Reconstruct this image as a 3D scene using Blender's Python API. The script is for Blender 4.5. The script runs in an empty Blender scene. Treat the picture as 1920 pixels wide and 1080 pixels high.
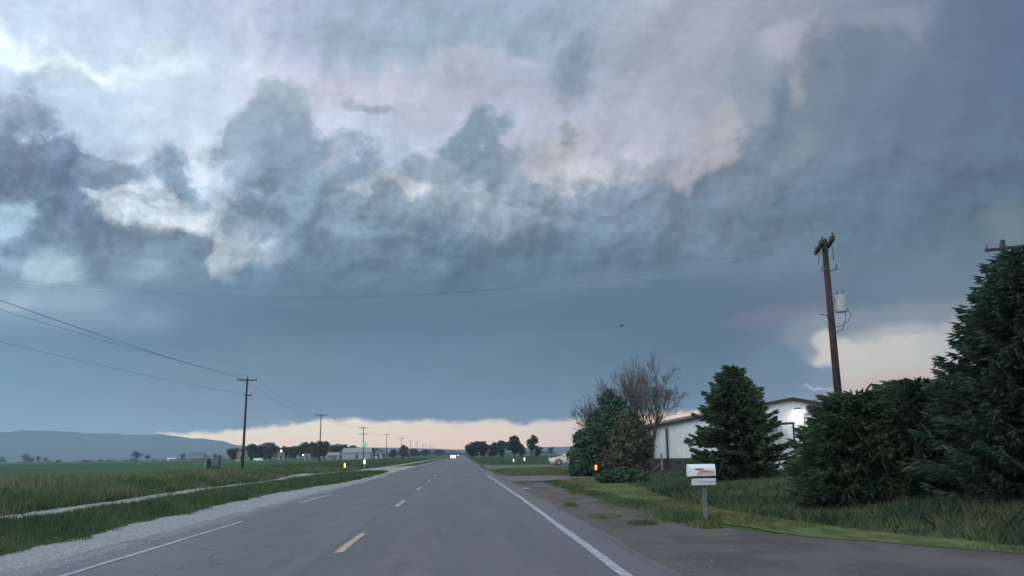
import bpy, math, random
import numpy as np
from mathutils import Vector, Matrix

scene = bpy.context.scene
COL = scene.collection
R = math.radians

# ---------------------------------------------------------------- camera
# A phone held behind a windscreen: eye height 1.4 m, tilted up 10 degrees, turned 3 degrees right.
FOC, SLOPE, EYE = 1750.0, 0.0157, 1.4
_n = np.array([-SLOPE, 1, (SLOPE * 94 - 312) / FOC]); _n /= np.linalg.norm(_n)
_y = np.array([-94, -312, -FOC]); _y /= np.linalg.norm(_y)
_x = np.cross(_y, _n)
CAM = np.array([_x, _y, _n])
cam_data = bpy.data.cameras.new('camera')
cam_data.sensor_width = 36.0
cam_data.lens = 36.0 * FOC / 1920
cam_data.clip_start = 0.1
cam_data.clip_end = 30000
cam = bpy.data.objects.new('camera', cam_data)
COL.objects.link(cam)
m4 = Matrix([list(CAM[i]) + [0] for i in range(3)] + [[0, 0, 0, 1]])
cam.matrix_world = Matrix.Translation((0, 0, EYE)) @ m4
scene.camera = cam


def ray(px, py):
    d = CAM @ np.array([px - 960, 540 - py, -FOC])
    return d / np.linalg.norm(d)


def at(px, py, z=0.0):
    """ground point seen at a pixel of the photograph"""
    d = ray(px, py)
    return np.array([0, 0, EYE]) + d * (z - EYE) / d[2]


def atY(px, py, Y):
    """point at distance Y down the road seen at a pixel"""
    d = ray(px, py)
    return np.array([0, 0, EYE]) + d * Y / d[1]


def azel(px, py):
    d = ray(px, py)
    return math.degrees(math.atan2(d[0], d[1])), math.degrees(math.asin(d[2]))


def pix(az, el):
    a, e = R(az), R(el)
    d = np.array([math.sin(a) * math.cos(e), math.cos(a) * math.cos(e), math.sin(e)])
    c = CAM.T @ d
    return 960 - c[0] / c[2] * FOC, 540 + c[1] / c[2] * FOC


def lin(c, k=1.0):
    out = []
    for v in c[:3]:
        v = v / 255.0
        out.append((v / 12.92 if v <= 0.04045 else ((v + 0.055) / 1.055) ** 2.4) * k)
    return out + [1.0]


# ---------------------------------------------------------------- node helper
class NT:
    def __init__(self, tree):
        self.t = tree
        tree.nodes.clear()

    def new(self, kind, **kw):
        nd = self.t.nodes.new(kind)
        for k, v in kw.items():
            setattr(nd, k, v)
        return nd

    def put(self, sock, v):
        if hasattr(v, 'is_output'):
            self.t.links.new(v, sock)
        else:
            sock.default_value = v

    def m(self, op, a, b=0.0, c=None, clamp=False):
        nd = self.new('ShaderNodeMath', operation=op, use_clamp=clamp)
        self.put(nd.inputs[0], a)
        self.put(nd.inputs[1], b)
        if c is not None:
            self.put(nd.inputs[2], c)
        return nd.outputs[0]

    def v(self, op, a, b=None, s=None):
        nd = self.new('ShaderNodeVectorMath', operation=op)
        self.put(nd.inputs[0], a)
        if b is not None:
            self.put(nd.inputs[1], b)
        if s is not None:
            self.put(nd.inputs['Scale'], s)
        return nd.outputs[0]

    def rng(self, v, a, b, c=0.0, d=1.0, mode='SMOOTHSTEP'):
        nd = self.new('ShaderNodeMapRange', interpolation_type=mode)
        for i, q in enumerate((v, a, b, c, d)):
            self.put(nd.inputs[i], q)
        return nd.outputs[0]

    def mix(self, f, a, b, mode='MIX'):
        nd = self.new('ShaderNodeMix', data_type='RGBA', blend_type=mode)
        nd.clamp_factor = True
        self.put(nd.inputs[0], f)
        self.put(nd.inputs[6], a)
        self.put(nd.inputs[7], b)
        return nd.outputs[2]

    def noise(self, vec, scale, detail=4, rough=0.5, out=0, dist=0.0):
        nd = self.new('ShaderNodeTexNoise')
        self.put(nd.inputs['Vector'], vec)
        nd.inputs['Scale'].default_value = scale
        nd.inputs['Detail'].default_value = detail
        nd.inputs['Roughness'].default_value = rough
        nd.inputs['Distortion'].default_value = dist
        return nd.outputs[out]

    def ramp(self, f, stops, mode='LINEAR'):
        nd = self.new('ShaderNodeValToRGB')
        cr = nd.color_ramp
        cr.interpolation = mode
        while len(cr.elements) < len(stops):
            cr.elements.new(0.5)
        for e, (p, c) in zip(cr.elements, stops):
            e.position = p
        for e, (p, c) in zip(cr.elements, stops):
            e.color = c
        self.put(nd.inputs[0], f)
        return nd.outputs[0]

# ---------------------------------------------------------------- world: storm clouds at dusk
world = bpy.data.worlds.new('World')
scene.world = world
world.use_nodes = True
W = NT(world.node_tree)
SUN_EL, SUN_AZ = 34.0, -140.0       # soft light comes from the brighter sky to the left and behind

# cloud colours read every 160 x 80 pixels of the view, top row first
SKY = [
 '188,205,222 184,201,218 180,194,214 188,192,212 162,172,192 150,165,183 150,166,182 154,166,182 156,161,173 148,156,168 142,148,164 108,120,140 86,102,128',
 '205,222,235 216,231,243 196,212,228 178,188,208 166,177,196 154,172,186 150,168,184 150,162,178 158,163,173 150,158,168 128,134,152 108,120,140 84,102,128',
 '176,195,216 180,198,218 194,208,224 202,206,220 186,190,206 176,180,196 172,176,192 154,162,178 154,160,170 138,146,158 106,121,138 98,113,134 94,110,134',
 '190,204,222 192,205,222 192,206,222 188,200,216 190,198,214 178,186,202 170,176,192 168,173,188 166,170,180 128,138,152 102,119,135 96,112,133 94,110,130',
 '178,196,214 186,200,216 200,212,224 176,190,206 172,184,200 176,184,200 164,172,188 168,172,182 152,158,168 114,130,145 106,122,138 98,114,134 86,104,124',
 '140,164,184 160,178,196 168,182,198 150,166,184 146,162,180 150,163,178 132,148,165 122,137,156 118,132,152 112,128,147 102,119,140 94,110,132 104,120,130',
 '118,144,168 124,144,168 126,144,166 132,150,170 118,136,157 106,125,146 105,124,145 106,124,144 112,128,146 116,132,148 108,124,142 106,122,140 100,116,134',
 '146,170,190 134,156,178 110,136,160 98,122,148 93,115,139 92,113,137 94,114,137 90,111,133 86,107,129 92,108,132 104,116,136 108,122,140 112,126,142',
 '124,150,174 110,138,164 106,132,157 110,130,152 100,121,145 100,122,146 98,120,142 91,113,137 86,108,131 98,112,136 150,150,158 140,142,152 140,142,150',
 '116,146,170 118,145,168 118,140,162 114,134,156 110,131,154 108,130,152 102,124,146 98,120,142 92,114,136 94,114,136 120,130,146 140,140,150 140,140,150',
 '130,160,180 128,155,177 128,148,170 114,132,154 106,127,150 102,124,146 98,121,143 96,118,140 92,114,136 96,116,138 110,124,142 130,134,146 130,134,146',
]
SKY = [[[float(q) + dq for q, dq in zip(c.split(','), (3, 2, 3) if j < 5 else (-4, -2, -5))] for c in row.split()] for j, row in enumerate(SKY)]


def sky_at(az, el):
    px, py = pix(az, el)
    gx = min(max(px / 160.0, 0), 11.999)
    gy = min(max(py / 80.0, 0), 9.999)
    i, j = int(gx), int(gy)
    u, w = gx - i, gy - j
    c = [0, 0, 0]
    for k in range(3):
        c[k] = ((SKY[j][i][k] * (1 - u) + SKY[j][i + 1][k] * u) * (1 - w)
                + (SKY[j + 1][i][k] * (1 - u) + SKY[j + 1][i + 1][k] * u) * w)
    return c


tc = W.new('ShaderNodeTexCoord')
D = tc.outputs['Generated']
sep = W.new('ShaderNodeSeparateXYZ')
W.put(sep.inputs[0], D)
dx, dy, dz = sep.outputs
az0 = W.m('MULTIPLY', W.m('ARCTAN2', dx, dy), 57.29578)
el0 = W.m('MULTIPLY', W.m('ARCSINE', dz), 57.29578)
comb = W.new('ShaderNodeCombineXYZ')
W.put(comb.inputs[0], az0)
W.put(comb.inputs[1], el0)
P0 = comb.outputs[0]

# turbulence: strong in the billowing upper clouds, faint in the smooth rain shaft below
billow = W.m('MULTIPLY', W.rng(el0, 8.5, 13.5, 0.05, 1.0), W.rng(az0, 14.0, 26.0, 1.0, 0.55))
nz = W.noise(D, 9.0, 8, 0.58, out=1)
nzc = W.v('SUBTRACT', nz, (0.5, 0.5, 0.5))
warp = W.v('MULTIPLY', W.v('SCALE', nzc, s=W.m('MULTIPLY', billow, 9.0)), (1, 1, 0))
P = W.v('ADD', P0, warp)
sp = W.new('ShaderNodeSeparateXYZ')
W.put(sp.inputs[0], P)
az, el = sp.outputs[0], sp.outputs[1]

# base colours: one ramp along the azimuth for every band of elevation
AZ0, AZ1, NA = -28.0, 35.0, 16
azn = W.rng(az, AZ0, AZ1, 0, 1, 'LINEAR')
bands = [0.5, 2.5, 4.5, 6.5, 8.5, 10.5, 12.5, 14.5, 17, 19.5, 22, 24.5, 27]
base = None
for k, e in enumerate(bands):
    stops = [(i / (NA - 1), lin(sky_at(AZ0 + (AZ1 - AZ0) * i / (NA - 1), e))) for i in range(NA)]
    c = W.ramp(azn, stops, 'B_SPLINE')
    base = c if base is None else W.mix(W.rng(el, bands[k - 1], e, 0, 1, 'LINEAR'), base, c)


# rounded cauliflower bumps for the cloud outlines
nsp = W.new('ShaderNodeSeparateXYZ')
W.put(nsp.inputs[0], nzc)
round_ = W.m('MULTIPLY_ADD', W.m('ADD', W.m('ABSOLUTE', nsp.outputs[0]), W.m('ABSOLUTE', nsp.outputs[1])), -2.6, 0.30)
shred = W.m('MULTIPLY', W.m('SUBTRACT', W.noise(D, 26.0, 7, 0.66), 0.5), 3.4)
bump = W.m('MAXIMUM', W.m('ADD', W.m('ADD', round_, shred), 1.0), 0.05)


def splat(cur, px, py, rx, ry, rot, col, alpha=1.0, soft=0.6, src=None):
    """a cloud lobe: centre and radii as seen in the view, soft edge, ragged by the turbulence"""
    a, e = azel(px, py)
    mp = W.new('ShaderNodeMapping', vector_type='TEXTURE')
    W.put(mp.inputs['Vector'], src if src is not None else P)
    k = 57.3 / FOC
    grow = 1.22 if src is None else 1.0
    mp.inputs['Location'].default_value = (a, e, 0)
    mp.inputs['Rotation'].default_value = (0, 0, R(rot))
    mp.inputs['Scale'].default_value = (rx * k * grow, ry * k * grow, 1)
    g = W.new('ShaderNodeTexGradient', gradient_type='SPHERICAL')
    W.put(g.inputs[0], mp.outputs[0])
    if src is None:
        f = W.rng(W.m('MULTIPLY', g.outputs[1], bump), 0.10, soft + 0.14, 0.0, alpha)
    else:
        f = W.rng(g.outputs[1], 0.0, soft, 0.0, alpha)
    if src is None:
        g_ = sum(col) / 3.0
        col = (col[0] * .90 + g_ * .10 - 1, col[1] * .90 + g_ * .10, col[2] * .92 + g_ * .08 - 1)
    return W.mix(f, cur, lin(col))


c = base
LOBES = [
 # x, y, rx, ry, rot, colour, alpha, softness
 (60, 100, 260, 40, 4, (226, 239, 248), .9, .7),
 (240, 105, 130, 40, 18, (232, 243, 248), .9, .8),
 (110, 150, 110, 26, -14, (220, 234, 244), .7, .8),
 (150, 190, 120, 80, -10, (170, 190, 213), .7, .35),
 (300, 190, 110, 110, 0, (190, 205, 222), .7, .35),
 (470, 60, 60, 130, 25, (194, 198, 212), .5, .9),
 (600, 20, 130, 60, 0, (158, 169, 189), .7, .7),
 (860, 60, 200, 70, 0, (146, 164, 181), .6, .6),
 (720, 95, 90, 30, 0, (158, 180, 194), .5, .8),
 (690, 165, 180, 26, 12, (190, 192, 206), .7, .9),
 (900, 125, 160, 18, 8, (178, 180, 196), .7, .7),
 (1080, 100, 48, 100, -18, (136, 149, 170), .85, .6),
 (680, 200, 60, 18, 0, (150, 158, 176), .7, .7),
 # gap of bright sky at the left
 (280, 400, 150, 60, 0, (218, 226, 232), .95, .5),
 (20, 350, 60, 40, 0, (176, 204, 218), .9, .6),
 (10, 450, 50, 60, 0, (168, 200, 216), .8, .7),
 (420, 300, 130, 40, 10, (204, 214, 226), .7, .7),
 # dark cumulus on the left
 (30, 250, 70, 70, 0, (146, 162, 184), .95, .3),
 (60, 330, 110, 110, 0, (118, 135, 160), 1, .3),
 (110, 400, 120, 100, 0, (110, 130, 156), 1, .35),
 (150, 480, 120, 62, 0, (118, 138, 161), .9, .5),
 (300, 462, 96, 46, -6, (118, 138, 160), .95, .4),
 (30, 410, 46, 34, 0, (160, 188, 206), .8, .8),
 (200, 320, 66, 44, 20, (136, 156, 178), .95, .5),
 (250, 300, 90, 24, 10, (150, 168, 188), .8, .6),
 (320, 330, 30, 62, 25, (132, 154, 176), .9, .6),
 (262, 366, 70, 20, -8, (146, 162, 182), .6, .9),
 (285, 398, 104, 38, 4, (212, 224, 236), .95, .95),
 (205, 372, 40, 14, 0, (196, 212, 226), .8, .7),
 (352, 415, 52, 46, -20, (206, 216, 228), .8, .95),
 (385, 470, 22, 70, 8, (196, 206, 216), .85, .7),
 (340, 350, 26, 50, 25, (136, 156, 178), .85, .6),
 (118, 470, 60, 30, 10, (150, 172, 192), .7, .9),
 (80, 505, 90, 32, 0, (176, 198, 212), .9, .9),
 (20, 560, 90, 26, 0, (168, 188, 206), .8, .9),
 (210, 600, 150, 30, 0, (134, 156, 178), .6, .9),
 (270, 520, 60, 24, 0, (150, 170, 192), .7, .9),
 (130, 555, 120, 30, 0, (152, 174, 194), .6, .9),
 # tower left of the middle
 (520, 230, 62, 70, -15, (158, 175, 190), .95, .4),
 (500, 300, 120, 90, 0, (148, 166, 184), .95, .4),
 (560, 350, 110, 110, 0, (138, 156, 175), .95, .4),
 (500, 400, 130, 80, 0, (128, 148, 168), .9, .5),
 (645, 330, 50, 60, 0, (134, 152, 172), .9, .5),
 (450, 465, 80, 60, 0, (178, 192, 206), .9, .7),
 (600, 300, 34, 60, -20, (182, 190, 206), .6, .9),
 (410, 500, 40, 50, 20, (184, 194, 204), .7, .8),
 (600, 470, 130, 60, 0, (112, 131, 153), .7, .8),
 # cloud in the middle
 (900, 280, 90, 56, -8, (124, 144, 162), .95, .4),
 (800, 330, 110, 46, -10, (146, 160, 178), .9, .5),
 (970, 330, 100, 70, 0, (140, 155, 172), .8, .6),
 (895, 335, 26, 50, 30, (172, 180, 196), .7, .9),
 (760, 372, 90, 22, -6, (194, 196, 206), .9, .7),
 (660, 385, 60, 20, 0, (178, 188, 202), .7, .8),
 (1085, 300, 90, 60, 0, (182, 184, 192), .9, .5),
 (1120, 320, 70, 40, 0, (192, 193, 200), .8, .5),
 (1050, 320, 40, 50, 0, (186, 190, 198), .8, .6),
 (1150, 330, 110, 50, 0, (160, 166, 178), .7, .6),
 (1080, 262, 30, 20, 0, (146, 152, 164), .8, .7),
 (1205, 275, 30, 22, 0, (178, 180, 190), .8, .7),
 (1190, 370, 200, 50, -4, (124, 138, 158), .85, .6),
 (960, 390, 160, 40, 0, (140, 153, 170), .7, .8),
 # edge of the dark anvil on the right
 (1500, 90, 100, 42, 12, (164, 166, 178), .85, .4),
 (1640, 60, 140, 46, 8, (140, 146, 164), .8, .6),
 (1330, 270, 60, 90, -28, (166, 168, 176), .85, .4),
 (1310, 320, 60, 40, 0, (170, 170, 182), .85, .5),
 (1430, 160, 70, 70, -30, (140, 150, 164), .7, .5),
 (1440, 240, 50, 110, -30, (118, 130, 150), .85, .6),
 (1500, 150, 34, 60, -28, (152, 154, 166), .8, .7),
 (1460, 190, 22, 90, -30, (108, 122, 144), .7, .8),
 (1480, 285, 56, 34, 10, (132, 144, 158), .8, .5),
 (1420, 350, 100, 40, 0, (118, 132, 150), .7, .8),
 (1620, 110, 160, 60, 0, (112, 122, 142), .8, .6),
]
for L in LOBES:
    c = splat(c, *L[:7], soft=L[7] * (.8 if L[7] <= .5 else .9))

# relief of the billows: brighter where a bump faces the light from the upper left
rel_v = W.v('ADD', W.v('MULTIPLY', D, (1, 1, 1.1)), W.v('SCALE', nzc, s=0.06))
n1 = W.noise(rel_v, 11.0, 6, 0.5)
n2 = W.noise(W.v('ADD', rel_v, (-0.014, 0.0, 0.02)), 11.0, 6, 0.5)
n3 = W.noise(rel_v, 34.0, 5, 0.6)
n4 = W.noise(W.v('ADD', rel_v, (-0.005, 0.0, 0.007)), 34.0, 5, 0.6)
n5 = W.m('ADD', W.m('SUBTRACT', n1, n2), W.m('MULTIPLY', W.m('SUBTRACT', n3, n4), 0.55))
relief = W.m('MULTIPLY', n5, W.m('MULTIPLY_ADD', W.m('MULTIPLY', billow, W.m('MULTIPLY', W.rng(el0, 14.5, 19.5, 1.0, 0.30), W.rng(az0, 8, 16, 1.0, 0.75))), 2.3, 0.12))
lowbrk = W.m('MULTIPLY', W.m('SUBTRACT', W.noise(W.v('MULTIPLY', D, (1, 1, 3.4)), 3.4, 5, 0.5), 0.5), W.rng(el0, 12, 18, 0.34, 0.10))
lowbrk = W.m('ADD', lowbrk, W.rng(el0, 14, 20, 0.0, 0.05))
streak = W.m('MULTIPLY', W.m('SUBTRACT', W.noise(W.v('MULTIPLY', D, (1.0, 1.0, 9.0)), 3.0, 6, 0.6), 0.5), W.rng(el0, 9.5, 13.0, 0.36, 0.0))
gain = W.m('ADD', W.m('ADD', W.m('ADD', 1.0, relief), lowbrk), streak)
gain = W.m('MAXIMUM', W.m('MINIMUM', gain, 1.5), 0.78)
c = W.v('SCALE', c, s=gain)
gm_ = W.new('ShaderNodeGamma')
W.put(gm_.inputs[0], c)
gm_.inputs[1].default_value = 1.12
c = W.v('SCALE', gm_.outputs[0], s=1.17)

# long faint streaks in the shelf, from left to right
# clear strip of sunset sky under the cloud base
edge = [(-600, 900), (150, 870), (300, 812), (400, 808), (455, 805), (500, 796), (560, 794), (600, 786), (640, 788),
        (655, 785), (690, 788), (712, 793), (735, 789), (800, 789), (880, 790), (930, 786), (955, 789), (985, 795),
        (1010, 789), (1060, 786), (1100, 780), (1200, 774), (1300, 770), (1400, 775), (1470, 800), (1560, 752),
        (1575, 742), (1590, 735), (1700, 735), (1900, 735), (2100, 740)]
ea = [azel(a, b) for a, b in edge]
lo, hi = ea[0][0], ea[-1][0]
fc = W.new('ShaderNodeFloatCurve')
cv = fc.mapping.curves[0]
fc.mapping.use_clip = False
pts = [((a - lo) / (hi - lo), e / 10.0) for a, e in ea]
cv.points[0].location = pts[0]
cv.points[-1].location = pts[-1]
for p in pts[1:-1]:
    cv.points.new(*p)
for p in cv.points:
    p.handle_type = 'VECTOR'
fc.mapping.update()
W.put(fc.inputs['Value'], W.rng(az0, lo, hi, 0, 1, 'LINEAR'))
edge_el = W.m('MULTIPLY', fc.outputs[0], 10.0)
rag = W.m('MULTIPLY', W.m('SUBTRACT', W.noise(W.v('MULTIPLY', D, (1, 1, 1.6)), 48.0, 6, 0.65), 0.5), 0.9)
clear = W.rng(W.m('ADD', W.m('SUBTRACT', edge_el, el0), rag), -0.16, 0.26)
peach = W.ramp(W.rng(az0, -20, 35, 0, 1, 'LINEAR'),
               [(0.0, lin((246, 230, 196))), (0.2, lin((246, 222, 184))), (0.4, lin((238, 208, 168))),
                (0.5, lin((222, 194, 166))), (0.6, lin((246, 198, 160))), (0.8, lin((236, 188, 158))),
                (1.0, lin((200, 180, 172)))], 'EASE')
peach = W.mix(W.rng(el0, 0.2, 2.4, 0.35, 0), peach, lin((240, 172, 140)))
peach = W.v('SCALE', peach, s=1.5)
clear = W.m('MULTIPLY', clear, W.rng(az0, 50, 80, 1, 0))
c = W.mix(clear, c, peach)

# the opening on the right, behind the pole
Pr = W.v('ADD', P0, W.v('MULTIPLY', W.v('SCALE', W.v('SUBTRACT', W.noise(D, 30.0, 6, 0.6, out=1), (.5, .5, .5)), s=1.6), (1, 1, 0)))
for L in [
 (1150, 585, 520, 44, 2.5, (84, 105, 129), .8, .8),
 (700, 600, 460, 46, 3, (88, 110, 135), .6, .9),
 (1150, 522, 330, 22, 4, (116, 134, 152), .5, .9),
 (1450, 592, 130, 30, 6, (118, 112, 132), .7, .9),
 (1760, 590, 240, 34, 2, (132, 138, 152), .8, .7),
 (1500, 640, 44, 56, 20, (138, 140, 156), .75, .8),
 (1550, 600, 70, 26, 0, (146, 146, 158), .7, .8),
 (1760, 695, 256, 96, 0, (200, 192, 182), 1, .36),
 (1545, 640, 34, 28, -30, (206, 202, 196), .9, .5),
 (1580, 680, 60, 50, 0, (214, 204, 192), .9, .4),
 (1660, 665, 110, 44, 4, (208, 202, 192), .8, .6),
 (1690, 735, 200, 56, 0, (216, 178, 158), .9, .9),
 (1850, 650, 150, 50, 0, (178, 180, 182), .7, .8),
 (1720, 622, 150, 12, 3, (168, 168, 172), .7, .8),
 (1500, 716, 76, 32, 0, (100, 120, 142), 1, .3),
 (1545, 712, 36, 26, 0, (116, 130, 148), .8, .5),
 (1460, 690, 60, 60, 0, (94, 116, 138), 1, .5),
 (1520, 748, 50, 13, 0, (116, 128, 144), .9, .5),
 (1528, 731, 40, 3.6, -2, (200, 192, 192), .8, .8),
 (1890, 420, 60, 60, 0, (112, 128, 134), .7, .8)]:
    c = splat(c, *L, src=Pr)

# the rest of the sky: paler overhead and behind, with the physical sky shining through the veil
nsky = W.new('ShaderNodeTexSky', sky_type='NISHITA')
nsky.sun_disc = False
nsky.sun_elevation = R(SUN_EL)
nsky.sun_rotation = R(SUN_AZ)
veil = W.ramp(W.m('MULTIPLY_ADD', dx, 0.5, 0.5), [(0, lin((216, 226, 238))), (0.5, lin((196, 206, 220))), (1, lin((150, 160, 176)))])
veil = W.v('SCALE', veil, s=W.m('MULTIPLY_ADD', W.noise(D, 3.0, 5, 0.5), 0.6, 1.0))
veil = W.v('ADD', veil, W.v('SCALE', nsky.outputs[0], s=0.05))
away = W.m('MAXIMUM', W.rng(el0, 29, 55), W.rng(W.m('ABSOLUTE', W.m('SUBTRACT', az0, 3.0)), 34, 75))
c = W.mix(away, c, veil)
c = W.mix(W.rng(el0, -3.0, -0.5, 1, 0), c, lin((60, 70, 60)))
bg = W.new('ShaderNodeBackground')
W.put(bg.inputs['Color'], c)
bg.inputs['Strength'].default_value = 1.0
wo = W.new('ShaderNodeOutputWorld')
W.t.links.new(bg.outputs[0], wo.inputs[0])

# ---------------------------------------------------------------- soft daylight through the cloud
sun_data = bpy.data.lights.new('sun', 'SUN')
sun_data.energy = 0.8
sun_data.angle = R(30)
sun_data.color = (1.0, 0.97, 0.94)
sun = bpy.data.objects.new('sun', sun_data)
COL.objects.link(sun)
sa, se = R(SUN_AZ), R(SUN_EL)
sv = Vector((math.sin(sa) * math.cos(se), math.cos(sa) * math.cos(se), math.sin(se)))
sun.rotation_euler = sv.to_track_quat('Z', 'Y').to_euler()

scene.view_settings.view_transform = 'Standard'
scene.view_settings.look = 'None'
scene.view_settings.exposure = 0.0
scene.view_settings.gamma = 1.0
scene.cycles.use_denoising = True
scene.cycles.max_bounces = 6
scene.cycles.transparent_max_bounces = 8

# ---------------------------------------------------------------- mesh helpers
rnd = random.Random(7)
nrg = np.random.default_rng(11)


class MB:
    """collects boxes, bars, tubes and sheets; build() links them as one mesh object"""

    def __init__(self):
        self.v, self.f = [], []

    def add(self, vs, fs):
        o = len(self.v)
        self.v += [tuple(map(float, p)) for p in vs]
        self.f += [tuple(i + o for i in f) for f in fs]
        return self

    def box(self, x0, x1, y0, y1, z0, z1):
        return self.add([(x0, y0, z0), (x1, y0, z0), (x1, y1, z0), (x0, y1, z0),
                         (x0, y0, z1), (x1, y0, z1), (x1, y1, z1), (x0, y1, z1)],
                        [(0, 3, 2, 1), (4, 5, 6, 7), (0, 1, 5, 4), (1, 2, 6, 5), (2, 3, 7, 6), (3, 0, 4, 7)])

    def tube(self, pts, rads, n=8, cap=True):
        pts = [Vector(p) for p in pts]
        if not hasattr(rads, '__len__'):
            rads = [rads] * len(pts)
        vs, fs = [], []
        for i, p in enumerate(pts):
            d = (pts[min(i + 1, len(pts) - 1)] - pts[max(i - 1, 0)])
            d = d.normalized() if d.length > 1e-9 else Vector((0, 0, 1))
            u = d.cross(Vector((0.13, 0.99, 0.05)))
            if u.length < 0.1:
                u = d.cross(Vector((1, 0, 0)))
            u.normalize()
            w = d.cross(u)
            for k in range(n):
                a = 2 * math.pi * k / n
                vs.append(p + (u * math.cos(a) + w * math.sin(a)) * rads[i])
        for i in range(len(pts) - 1):
            for k in range(n):
                fs.append((i * n + k, i * n + (k + 1) % n, (i + 1) * n + (k + 1) % n, (i + 1) * n + k))
        if cap and n > 2:
            fs.append(tuple(range(n))[::-1])
            fs.append(tuple(range((len(pts) - 1) * n, len(pts) * n)))
        return self.add(vs, fs)

    def prism(self, poly, y0, y1):
        """outline in x,z pushed along y"""
        n = len(poly)
        vs = [(x, y0, z) for x, z in poly] + [(x, y1, z) for x, z in poly]
        fs = [tuple(range(n)), tuple(range(2 * n - 1, n - 1, -1))]
        fs += [(i, i + n, (i + 1) % n + n, (i + 1) % n) for i in range(n)]
        return self.add(vs, fs)

    def build(self, name, mat, parent=None, loc=None, smooth=False, bevel=0.0):
        me = bpy.data.meshes.new(name)
        me.from_pydata(self.v, [], self.f)
        me.update()
        return link(name, me, mat, parent, loc, smooth, bevel)


def link(name, me, mat, parent=None, loc=None, smooth=False, bevel=0.0):
    o = bpy.data.objects.new(name, me)
    COL.objects.link(o)
    if mat is not None:
        me.materials.append(mat)
    if smooth:
        me.polygons.foreach_set('use_smooth', [True] * len(me.polygons))
    if parent is not None:
        o.parent = parent
    if loc is not None:
        o.location = loc
    if bevel:
        b = o.modifiers.new('bevel', 'BEVEL')
        b.width = bevel
        b.segments = 2
        b.limit_method = 'ANGLE'
    return o


def np_mesh(name, verts, faces):
    """verts (n,3), faces (m,k) as numpy arrays"""
    me = bpy.data.meshes.new(name)
    verts = np.ascontiguousarray(verts, dtype=np.float32)
    faces = np.ascontiguousarray(faces, dtype=np.int32)
    m, k = faces.shape
    me.vertices.add(len(verts))
    me.vertices.foreach_set('co', verts.ravel())
    me.loops.add(m * k)
    me.loops.foreach_set('vertex_index', faces.ravel())
    me.polygons.add(m)
    me.polygons.foreach_set('loop_start', np.arange(0, m * k, k, dtype=np.int32))
    me.polygons.foreach_set('loop_total', np.full(m, k, dtype=np.int32))
    me.update(calc_edges=True)
    me.validate()
    return me


def quads(c, u, w):
    """card per row: centre c, half axes u and w"""
    n = len(c)
    v = np.stack([c - u - w, c + u - w, c + u + w, c - u + w], 1).reshape(-1, 3)
    return v, np.arange(4 * n).reshape(n, 4)


def tag(o, label=None, cat=None, group=None, kind=None):
    if label:
        o['label'] = label
    if cat:
        o['category'] = cat
    if group:
        o['group'] = group
    if kind:
        o['kind'] = kind
    return o


def thing(name, loc, label, cat, group=None, rz=0.0):
    o = bpy.data.objects.new(name, None)
    COL.objects.link(o)
    o.empty_display_size = 0.2
    o.location = tuple(float(q) for q in loc)
    o.rotation_euler = (0, 0, rz)
    return tag(o, label, cat, group)


def copy_thing(root, loc, label=None, rz=None, group=None, sc=None):
    r = root.copy()
    COL.objects.link(r)
    r.location = tuple(float(q) for q in loc)
    if rz is not None:
        r.rotation_euler = (0, 0, rz)
    if sc is not None:
        r.scale = sc
    if label:
        r['label'] = label
    if group:
        r['group'] = group
    for ch in list(root.children):
        c_ = ch.copy()
        COL.objects.link(c_)
        c_.parent = r
        for g_ in list(ch.children):
            d_ = g_.copy()
            COL.objects.link(d_)
            d_.parent = c_
    return r


# ---------------------------------------------------------------- materials
def material(name, col, rough=0.85, var=0.15, scale=4.0, col2=None, metal=0.0, spec=0.3, bump=0.0, detail=5,
             island=0.0, stretch=(1, 1, 1), emit=None, power=0.0, transmission=0.0, contrast=0.0):
    mt = bpy.data.materials.new(name)
    mt.use_nodes = True
    N = NT(mt.node_tree)
    b = N.new('ShaderNodeBsdfPrincipled')
    o = N.new('ShaderNodeOutputMaterial')
    N.t.links.new(b.outputs[0], o.inputs[0])
    g = N.new('ShaderNodeTexCoord')
    vec = N.v('MULTIPLY', g.outputs['Object'], stretch)
    nf = N.noise(vec, scale, detail, 0.6)
    c1 = list(col) + [1.0] if len(col) == 3 else col
    c2 = (list(col2) + [1.0]) if col2 is not None else [q * (1 - 2 * var) for q in c1[:3]] + [1.0]
    f = N.rng(nf, 0.35 + contrast, 0.65 - contrast)
    cc = N.mix(f, c2, c1)
    if island:
        ge = N.new('ShaderNodeNewGeometry')
        k = N.m('MULTIPLY_ADD', ge.outputs['Random Per Island'], 2 * island, 1 - island)
        cc = N.v('SCALE', cc, s=k)
    N.put(b.inputs['Base Color'], cc)
    b.inputs['Roughness'].default_value = rough
    b.inputs['Metallic'].default_value = metal
    b.inputs['Specular IOR Level'].default_value = spec
    if transmission:
        b.inputs['Transmission Weight'].default_value = transmission
    if bump:
        bp = N.new('ShaderNodeBump')
        bp.inputs['Strength'].default_value = bump
        bp.inputs['Distance'].default_value = 0.02
        N.put(bp.inputs['Height'], N.noise(vec, scale * 4, 4, 0.6))
        N.t.links.new(bp.outputs[0], b.inputs['Normal'])
    if emit is not None:
        b.inputs['Emission Color'].default_value = list(emit) + [1.0]
        b.inputs['Emission Strength'].default_value = power
    return mt


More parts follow.
